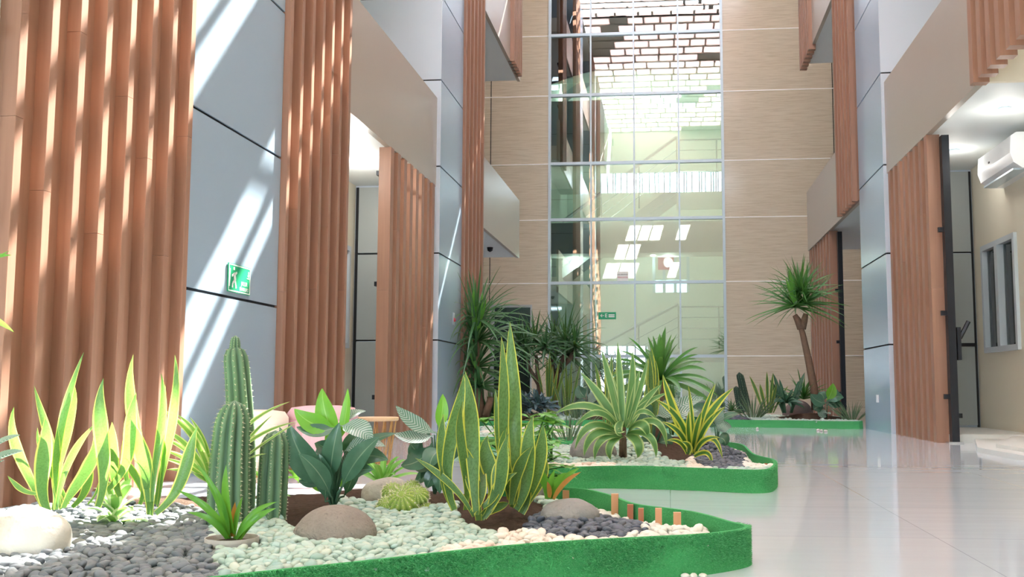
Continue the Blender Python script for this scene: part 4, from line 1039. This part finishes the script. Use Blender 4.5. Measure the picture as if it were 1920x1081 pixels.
for i in range(14):
    an = i*2.4+.5; el = .25+.9*i/14; ln = .17-.04*i/14; d = Vector((math.cos(an)*math.cos(el), math.sin(an)*math.cos(el), math.sin(el))); c = cc+Vector((0, .03, .01))
    ribbon(b, [c, c+d*ln*.6+Vector((0, 0, .03)), c+d*ln+Vector((0, 0, -.015))], .024, Vector((0, -.4, 1)), P_strap, .3, seg=8)
plant('bromeliad', 712, 915, cc.y+.03, 'light green rosette plant just behind the pale stone', 'plant', [('foliage', b, 'light')])
b = MB()
for a in ((500, 900, 560, 860, 8, -6), (515, 905, 545, 930, 8, 4), (500, 910, 560, 895, 7, -6), (495, 905, 470, 880, 7, 4)): L(b, a[0], a[1], a[2], a[3], a[4], 3.3, 3.25, a[5], prof=P_oval, pitch=.6)
for a in ((560, 905, 588, 885, 10, -4), (560, 905, 540, 880, 10, 4), (556, 905, 600, 902, 8, -4)): L(b, a[0], a[1], a[2], a[3], a[4], 3.3, 3.25, a[5], prof=P_oval, pitch=.6)
plant('ground_plant', 530, 910, 3.3, 'small light green seedling between the short cactus and the broad leaved plant', 'plant', [('foliage', b, 'light')])
# --- centre snake plants
b = MB(); Y = 2.86
for a in ((893, 958, 872, 695, 28, 4, -.1), (852, 955, 870, 700, 24, -16, .3), (850, 955, 832, 775, 20, -9, .2), (888, 968, 778, 858, 12, 12, .3), (905, 965, 954, 812, 25, 12, -.2), (908, 970, 970, 885, 21, -10, .1), (905, 975, 953, 942, 15, -6, .2),
          (898, 975, 862, 825, 26, 8, -.1), (872, 955, 868, 750, 20, -3, .7), (915, 945, 915, 815, 28, 4, .1), (885, 960, 905, 850, 22, 6, .4), (905, 950, 946, 850, 24, 8, -.4), (895, 965, 870, 880, 15, 6, -.2), (845, 950, 828, 870, 10, -4, .4)):
    L(b, a[0], a[1], a[2], a[3], a[4], Y+rnd.uniform(-.05, .05), Y+rnd.uniform(-.1, .08), a[5], 0, a[6]+.001, P_sword, .25)
plant('snake_plant', 890, 960, Y, 'yellow edged snake plant clump in the middle of the foreground bed', 'snake plant', [('foliage', b, 'snake')])
b = MB()
for a in ((964, 945, 956, 602, 27, 5, -.1), (955, 935, 940, 630, 20, -4, .4), (960, 945, 928, 728, 15, -6, .2), (968, 955, 1000, 778, 27, 6, -.1), (978, 962, 990, 832, 27, -4, .1), (975, 955, 1018, 792, 24, 12, .3), (985, 955, 1016, 848, 22, 10, -.2), (958, 945, 1000, 835, 20, -10, .3),
          (962, 950, 950, 800, 22, -6, -.3), (970, 950, 962, 800, 16, 4, .9), (960, 950, 935, 870, 18, 5, -.2)):
    L(b, a[0], a[1], a[2], a[3], a[4], Y+.1+rnd.uniform(-.05, .05), Y+.1+rnd.uniform(-.1, .08), a[5], 0, a[6], P_sword, .25)
plant('snake_plant', 967, 955, Y+.1, 'tallest yellow edged snake plant, its top leaf rising above the bed', 'snake plant', [('foliage', b, 'snake')])
# --- orange green bromeliad at the right of them
b = MB(); b2 = MB(); Y = 3.0
for a in ((1028, 935, 1012, 875, 12, 4), (1025, 935, 1005, 890, 12, 8), (1036, 935, 1088, 876, 11, -9), (1035, 935, 1060, 885, 14, -6), (1030, 935, 1040, 880, 12, -3)): L(b, a[0], a[1], a[2], a[3], a[4], Y, Y-.03, a[5], prof=P_strap)
for a in ((1038, 935, 1090, 884, 9, -7), (1030, 932, 1026, 902, 9, 2)): L(b2, a[0], a[1], a[2], a[3], a[4], Y-.02, Y-.05, a[5], prof=P_strap)
plant('bromeliad', 1030, 935, Y, 'small orange and green bromeliad behind the grey stone', 'plant', [('foliage', b, 'brom'), ('coloured_leaves', b2, 'bromred')])
# --- light green shrub behind
b = MB(); st = MB(); r2 = random.Random(11); base = G(985, 905, .08); base.y = 3.7; base.x = onY(985, 880, 3.7).x
for i in range(44):
    x = r2.uniform(890, 1060); y = r2.uniform(772, 900); Y = 3.65+r2.uniform(-.2, .2); h_ = onY(x, y, Y)
    st.tube([base, base.lerp(h_, .5)+Vector((0, 0, .03)), h_], .0025, 5)
    for k in range(6):
        an = k*1.05+r2.random(); d = Vector((math.cos(an), math.sin(an), r2.uniform(-.35, .2))); ln = r2.uniform(.045, .075)
        ribbon(b, [h_, h_+d*ln*.5+Vector((0, 0, .008)), h_+d*ln], .04, Vector((0, 0, 1)), P_oval, .1, seg=5, cols=2)
plant('umbrella_shrub', 985, 880, 3.7, 'light green shrub with round leaf fans behind the tallest snake plant', 'shrub', [('foliage', b, 'light'), ('stems', st, 'palm')])

# --- middle bed
def arching(b, c, n, ln, wd, e0, e1, prof=P_strap, droop=.5, seed=0, fold=.3, ymax=None, seg=10):
    r2 = random.Random(seed)
    for i in range(n):
        an = i*2.399+r2.uniform(-.2, .2); k = i/max(1, n-1); el = e0+(e1-e0)*k+r2.uniform(-.1, .1); l_ = ln*(1-.25*k*r2.random())
        d = Vector((math.cos(an)*math.cos(el), math.sin(an)*math.cos(el), math.sin(el))); hz = Vector((math.cos(an), math.sin(an), 0))
        tip = c+d*l_+Vector((0, 0, -droop*l_*math.cos(el)))
        pts_ = [c, c+d*l_*.55+Vector((0, 0, .05*l_)), tip]
        for q in pts_: q.x = max(-2.36+.02*r2.random(), q.x)
        ribbon(b, pts_, wd*r2.uniform(.8, 1.1), (Vector((0, -.75, 1))*math.cos(el)-hz*math.sin(el)+Vector((0, -.2, 0))), prof, fold, seg=seg, cols=2 if wd < .02 else 4)
Y = 5.15; b = MB()
for a in ((1165, 805, 1088, 697, 17, 4, 0), (1166, 805, 1128, 655, 16, 0, .3), (1168, 805, 1158, 640, 14, 0, .2), (1172, 800, 1186, 655, 16, 4, .5), (1175, 800, 1200, 690, 12, 0, .2), (1180, 800, 1240, 720, 14, -6, 0), (1172, 800, 1255, 735, 11, -10, 0), (1160, 800, 1040, 775, 16, 26, .1), (1160, 808, 1078, 800, 14, 30, .1),
          (1160, 812, 1078, 842, 16, 30, 0), (1162, 815, 1095, 855, 18, 24, 0), (1168, 812, 1158, 808, 13, 2, 0), (1165, 790, 1166, 818, 15, 6, 0), (1178, 808, 1216, 822, 20, -20, 0), (1180, 806, 1250, 838, 14, -34, 0), (1176, 815, 1195, 858, 20, -12, 0), (1165, 818, 1145, 862, 15, 12, 0), (1168, 818, 1115, 862, 15, 20, 0),
          (1180, 800, 1235, 790, 12, -24, .2), (1170, 800, 1142, 690, 10, 2, .5), (1178, 795, 1215, 670, 11, 2, .4), (1166, 800, 1105, 720, 13, -3, .4), (1176, 812, 1230, 858, 14, -22, 0)):
    L(b, a[0], a[1], a[2], a[3], a[4], Y, Y-.12 if a[3] > 760 else Y+.05, a[5], -.1 if a[3] > 760 else 0, a[6], P_strap, .35, pitch=.5 if a[3] > 760 else .2)
b2 = MB().tube([G(1168, 862, .08), onY(1168, 800, Y)], [.022, .016], 8)
plant('striped_dracaena', 1168, 855, Y, 'large arching plant with cream edged strap leaves in the middle bed', 'plant', [('foliage', b, 'stripe'), ('stem', b2, 'bark')])
Y = 5.05; b = MB()
for a in ((1296, 845, 1242, 700, 17, -4, .0), (1292, 845, 1228, 748, 14, 16, .1), (1300, 845, 1342, 718, 11, -4, .3), (1302, 845, 1376, 726, 16, -12, 0), (1306, 842, 1360, 762, 12, -10, .2), (1290, 848, 1240, 790, 12, 12, 0), (1300, 850, 1355, 860, 11, -34, 0), (1296, 850, 1292, 770, 14, -4, .5),
          (1290, 850, 1278, 828, 12, 8, 0), (1304, 850, 1350, 820, 10, -12, 0), (1298, 845, 1316, 770, 15, -3, .5), (1288, 850, 1250, 825, 9, 10, 0), (1302, 855, 1335, 872, 10, -16, 0), (1300, 845, 1290, 720, 9, 2, .6)):
    L(b, a[0], a[1], a[2], a[3], a[4], Y, Y-.08, a[5], -.03, a[6], P_strap, .35, pitch=.3)
plant('striped_agave', 1298, 850, Y, 'spiky plant with yellow edged leaves at the right of the middle bed', 'plant', [('foliage', b, 'stripe2')])
# palm-like dracaena behind them
Y = 6.3; b = MB(); c = onY(1238, 715, Y); arching(b, c, 46, .40, .038, -.1, 1.35, P_strap, .35, 4)
b2 = MB().tube([Vector((c.x-.02, Y, .08)), Vector((c.x, Y, .3)), c], [.03, .026, .022], 10)
r = rootat('strap_leaf_palm', (c.x, Y, .07), 'bushy dark green palm behind the two striped plants', 'palm'); adopt(b.build('foliage', M['palm'], smooth=True, uv=True), r); adopt(b2.build('trunk', M['bark'], smooth=True), r)
def clump(name, x, y, Y, lab, n, hpx, wpx, spread, mat, prof=P_sword, seed=0, cat='plant', group=None, lean=.0):
    base = onY(x, y, Y); base.z = max(base.z, .06); b = MB(); r2 = random.Random(seed)
    for i in range(n):
        a = r2.uniform(0, 6.28); s = r2.random()**.7*spread/F*Y; h_ = hpx/F*Y*r2.uniform(.6, 1.05); p0 = base+Vector((math.cos(a)*s*.25, math.sin(a)*s*.25, -.01)); p2 = base+Vector((math.cos(a)*s+lean, math.sin(a)*s, h_))
        ribbon(b, [p0, (p0+p2)/2+Vector((0, 0, h_*.15)), p2], wpx/F*Y, facing(r2.uniform(-.8, .8)), prof, .25, seg=9, cols=4 if wpx > 5 else 2)
    return plant(name, x, y, base.y, lab, cat, [('foliage', b, mat)], group, z=base.z-.01)
clump('snake_plant', 1222, 810, 5.9, 'green upright snake plant behind the arching striped plant', 6, 150, 17, 22, 'snake', seed=21)
clump('snake_plant', 1140, 800, 6.2, 'thin snake plant showing left of the arching striped plant', 7, 130, 9, 30, 'snake', seed=22)
broad('broad_leaf_plant', 1225, 850, 5.7, 'dark broad leaved plant between the two striped plants', [(1225, 790, 1195, 745, 30, -4, 0, 0, .5), (1230, 780, 1270, 745, 28, 4, 1, 0, .6), (1225, 800, 1260, 800, 26, -8, 0, 0, .6), (1230, 820, 1205, 850, 26, 6, 0, 0, .4), (1240, 800, 1310, 770, 24, -10, 1, 0, .6), (1235, 830, 1255, 840, 26, -8, 0, 0, .4), (1250, 780, 1320, 745, 22, -6, 1, .1, .6), (1215, 800, 1180, 800, 22, 6, 0, 0, .5)])
broad('broad_leaf_plant', 1345, 842, 5.9, 'small dark leaved plant at the right end of the middle bed', [(1345, 800, 1325, 770, 20, -4, 0, 0, .4), (1345, 810, 1372, 800, 20, -6, 1, 0, .6), (1345, 820, 1360, 835, 22, -6, 0, 0, .4), (1340, 800, 1350, 762, 16, 3, 1, 0, .3), (1350, 790, 1385, 775, 12, -4, 0, 0, .6)])
clump('grass_plant', 1065, 822, 6.2, 'wispy grey grass tuft left of the middle bed plants', 26, 60, 3, 90, 'grass', P_needle, 23)
b = MB(); st = MB(); r2 = random.Random(12); Y = 5.0; base = onY(1035, 868, Y)
for i in range(9):
    h_ = onY(r2.uniform(1005, 1060), r2.uniform(755, 830), Y+r2.uniform(-.15, .15)); st.tube([base, h_], .003, 5)
    for k in range(7):
        an = k*.9; d = Vector((math.cos(an), math.sin(an), r2.uniform(-.3, .1))); ribbon(b, [h_, h_+d*.045+Vector((0, 0, .008)), h_+d*.085], .032, Vector((0, 0, 1)), P_oval, .1, seg=5, cols=2)
plant('umbrella_shrub', 1035, 868, Y, 'second leafy shrub at the left end of the middle bed', 'shrub', [('foliage', b, 'light'), ('stems', st, 'palm')])

# --- back left bed: yucca, dracaena, blue leaves, snake plants
Y = 12.0
def tree(name, lab, trunk, heads, leafn, ln, wd, mat, bark, Y, tr=.05, e0=-.6, e1=1.4, prof=P_needle, droop=.25, cat='tree', extra=None):
    base = onY(*trunk[0], Y); base.z = .07; r = rootat(name, base, lab, cat); tb = MB(); fb = MB()
    for path in trunk[1:]:
        pts = [onY(x, y, Y+dy) for x, y, dy in path]; pts = [pts[0].lerp(pts[0], 0)]+pts[1:]; n = len(pts)
        tb.tube(pts, [tr*(1-.45*i/(n-1)) for i in range(n)], 9)
    for i, (x, y, dy, s) in enumerate(heads): arching(fb, onY(x, y, Y+dy), int(leafn*s), ln*s, wd, e0, e1, prof, droop, i+len(lab), seg=7)
    adopt(tb.build('trunk', M[bark], smooth=True), r); adopt(fb.build('foliage', M[mat], smooth=True, uv=True), r)
    if extra:
        eb = MB()
        for x, y, x1, y1, w_ in extra: L(eb, x, y, x1, y1, w_, Y-.1, Y-.15, 0, prof=P_strap)
        adopt(eb.build('young_leaves', M['yuccanew'], smooth=True, uv=True), r)
    return r
Y = 11.5
tree('yucca_tree', 'tall yucca with long drooping leaves in front of the blue left column', [(903, 785), [(903, 787, 0), (897, 745, 0), (893, 700, 0), (893, 620, 0)], [(905, 787, 0), (915, 765, -.05), (920, 745, -.1)]],
     [(893, 600, 0, 1), (895, 640, 0, 1.05), (892, 690, 0, .9), (900, 725, -.1, .6)], 52, .82, .042, 'yucca', 'bark', Y, .06, -.35, 1.3, P_needle, .3, extra=[(890, 620, 888, 540, 10), (898, 615, 905, 548, 8), (893, 620, 912, 560, 9), (893, 690, 880, 650, 8)])
tree('dracaena_tree', 'branching thin trunked dracaena in front of the dark glass door', [(1015, 775), [(1017, 775, 0), (1010, 720, 0), (992, 690, 0), (985, 665, 0)], [(1012, 725, 0), (1008, 700, 0), (1005, 665, 0)]],
     [(985, 650, 0, .9), (1003, 640, .1, 1), (972, 640, 0, .7), (1022, 650, -.1, .7)], 36, .58, .034, 'dracaena', 'bark2', 12.6, .036, -.7, 1.35)
tree('dracaena_tree', 'branching dracaena in front of the left edge of the glass wall', [(1038, 780), [(1040, 780, 0), (1040, 740, 0), (1046, 695, 0), (1060, 660, 0)], [(1042, 720, 0), (1035, 690, 0), (1038, 660, 0)], [(1046, 695, 0), (1070, 670, 0), (1080, 650, 0)]],
     [(1060, 640, 0, 1), (1038, 640, .1, .8), (1078, 650, -.1, .8), (1062, 665, .1, .9)], 38, .64, .034, 'dracaena', 'bark2', 12.8, .042, -.7, 1.35)
clump('snake_plant', 1028, 775, 12.2, 'thin tall snake plant in the back left bed', 12, 115, 6, 40, 'snake', seed=31)
clump('snake_plant', 1062, 778, 12.0, 'snake plant right of the dracaena trunks in the back left bed', 9, 100, 5, 34, 'snake', seed=32)
b = MB(); 
for i in range(5): arching(b, onY(965+i*14, 765-(i % 2)*8, 11.7), 16, .24, .055, -.1, 1.2, P_oval, .3, 40+i, seg=6)
plant('blue_leaf_plant', 990, 780, 11.7, 'low bushy plant with blue grey leaves in the back left bed', 'plant', [('foliage', b, 'blueleaf')])
broad('taro_plant', 1100, 790, 11.8, 'dark taro like plant beside the blue grey leaf plant', [(1098, 745, 1085, 722, 20, -3, 0, 0, .3), (1100, 755, 1118, 730, 16, 3, 1, 0, .3), (1098, 765, 1078, 755, 16, 4, 0, 0, .4), (1102, 765, 1125, 765, 15, -4, 0, 0, .4), (1095, 770, 1078, 785, 14, 4, 0, 0, .4)])
clump('grass_plant', 1090, 790, 11.6, 'wispy grass tuft in the back left bed', 22, 50, 2.5, 50, 'grass', P_needle, 33)
clump('grass_plant', 925, 785, 11.6, 'dark grass tuft at the foot of the yucca', 22, 60, 5, 40, 'yucca', P_needle, 34)
clump('snake_plant', 1262, 812, 6.75, 'dark narrow snake plant at the back of the middle bed', 5, 100, 8, 26, 'dracaena', seed=35)

# --- back right bed
Y = 12.6
tree('palm_tree', 'tall slanting trunk palm before the far right slat screen', [(1530, 765), [(1530, 768, 0), (1526, 725, 0), (1515, 670, 0), (1505, 625, 0), (1500, 608, 0)], [(1503, 615, 0), (1496, 600, 0), (1490, 590, 0)], [(1503, 615, 0), (1508, 600, 0), (1511, 588, 0)]],
     [(1490, 575, 0, 1.05), (1510, 570, 0, .95), (1500, 545, 0, .9)], 50, .62, .036, 'palm', 'bark', Y, .055, -.35, 1.35, P_needle, .12, 'palm', extra=[(1492, 570, 1480, 505, 8), (1490, 570, 1473, 520, 6)])
clump('snake_plant', 1440, 772, 12.4, 'yellow edged snake plant in the back right bed, right of the cacti', 9, 78, 6, 50, 'snake', seed=41)
clump('grass_plant', 1412, 780, 12.3, 'wispy grey grass tuft between the dark cacti and the snake plant', 40, 45, 2, 75, 'grass', P_needle, 42)
clump('snake_plant', 1476, 772, 12.5, 'dark leaved upright plant behind the mauve stone', 8, 75, 7, 40, 'lily', P_sword, 43)
b = MB(); arching(b, onY(1474, 755, 12.4), 22, .22, .05, 0, 1.2, P_strap, .3, 44, seg=6)
plant('leafy_plant', 1474, 772, 12.4, 'dark rosette plant left of the mauve stone', 'plant', [('foliage', b, 'lily')])
b = MB(); arching(b, onY(1507, 748, 12.7), 24, .42, .035, .2, 1.4, P_needle, .2, 45, seg=7)
plant('spiky_plant', 1507, 768, 12.7, 'green spiky plant behind the mauve stone', 'plant', [('foliage', b, 'palm')])
b = MB(); arching(b, onY(1372, 770, 12.2), 20, .2, .02, 0, 1.3, P_needle, .3, 46, seg=6)
plant('spiky_plant', 1372, 778, 12.2, 'small dark spiky plant at the left end of the back right bed', 'plant', [('foliage', b, 'dracaena')])
broad('broad_leaf_plant', 1550, 785, 12.2, 'dark big leaved plant right of the mauve stone', [(1550, 755, 1520, 738, 22, -5, 0, 0, .5), (1550, 750, 1562, 718, 16, 3, 2, 0, .3), (1550, 755, 1582, 745, 22, -6, 0, 0, .6), (1550, 760, 1580, 762, 18, -5, 0, 0, .5), (1545, 765, 1525, 768, 20, 4, 0, 0, .4), (1548, 768, 1550, 780, 20, 4, 1, 0, .3), (1545, 750, 1535, 735, 20, 3, 0, .1, .4), (1552, 752, 1570, 730, 16, 3, 0, .1, .4)])
clump('grass_plant', 1598, 785, 11.9, 'wispy grass tuft beside the blue right column', 30, 35, 2, 60, 'grass', P_needle, 47)

# ================================================================== poufs and table
def pouf(x, Y, wpx, yt, mat, lab):
    c = onY(x, yt, Y); R_ = wpx/F*Y/2; h_ = c.z; r = rootat('pouf_stool', (c.x, Y, 0), lab, 'pouf', 'round upholstered poufs')
    seg = 72; b = MB(); prof = [(.96, .03), (1, .06), (1, h_-.075)]
    for rr_, z in prof:
        for k in range(seg): an = 2*math.pi*k/seg; q = R_*rr_*(1-.02*abs(math.sin(an*12))**.4*1.0+.01); b.v.append((c.x+q*math.cos(an), Y+q*math.sin(an), z))
    for i in range(2):
        for k in range(seg): a0 = i*seg+k; a1 = i*seg+(k+1) % seg; b.face([a0, a1, a1+seg, a0+seg])
    adopt(b.build('ribbed_body', M[mat], smooth=False), r)
    adopt(MB().lathe((c.x, Y, 0), [(R_*.99, h_-.078), (R_*1.02, h_-.065), (R_*1.02, h_-.04), (R_*.9, h_-.01), (R_*.5, h_), (.005, h_)], 48).build('seat_cushion', M[mat], smooth=True), r)
    adopt(MB().lathe((c.x, Y, 0), [(R_*.97, 0), (R_*.97, .03)], 48).build('base_ring', M['brass'], smooth=False), r)
pouf(606, 5.4, 130, 760, 'pink', 'pink ribbed round pouf behind the broad leaved plant')
pouf(477, 5.15, 126, 768, 'creamfab', 'cream round pouf in full sun behind the cacti')
c = onY(705, 782, 5.9); R_ = 43/F*5.9
r = rootat('wire_side_table', (c.x, 5.9, 0), 'round wooden side table with brass zigzag wire legs', 'table')
adopt(MB().lathe((c.x, 5.9, c.z-.02), [(R_*.96, 0), (R_, .006), (R_, .018), (R_*.98, .022)], 40).build('tabletop', M['tabletop']), r)
b = MB(); n = 14
for i in range(n):
    a0, a1 = 2*math.pi*i/n, 2*math.pi*(i+.5)/n; a2 = 2*math.pi*(i+1)/n; T = lambda a, rr_, z: (c.x+rr_*math.cos(a), 5.9+rr_*math.sin(a), z)
    b.tube([T(a0, R_*.9, c.z-.02), T(a1, R_*.62, .01)], .0028, 5); b.tube([T(a1, R_*.62, .01), T(a2, R_*.9, c.z-.02)], .0028, 5)
b.tube([(c.x+R_*.62*math.cos(k*math.pi/16), 5.9+R_*.62*math.sin(k*math.pi/16), .006) for k in range(33)], .004, 6)
adopt(b.build('wire_base', M['brass']), r)
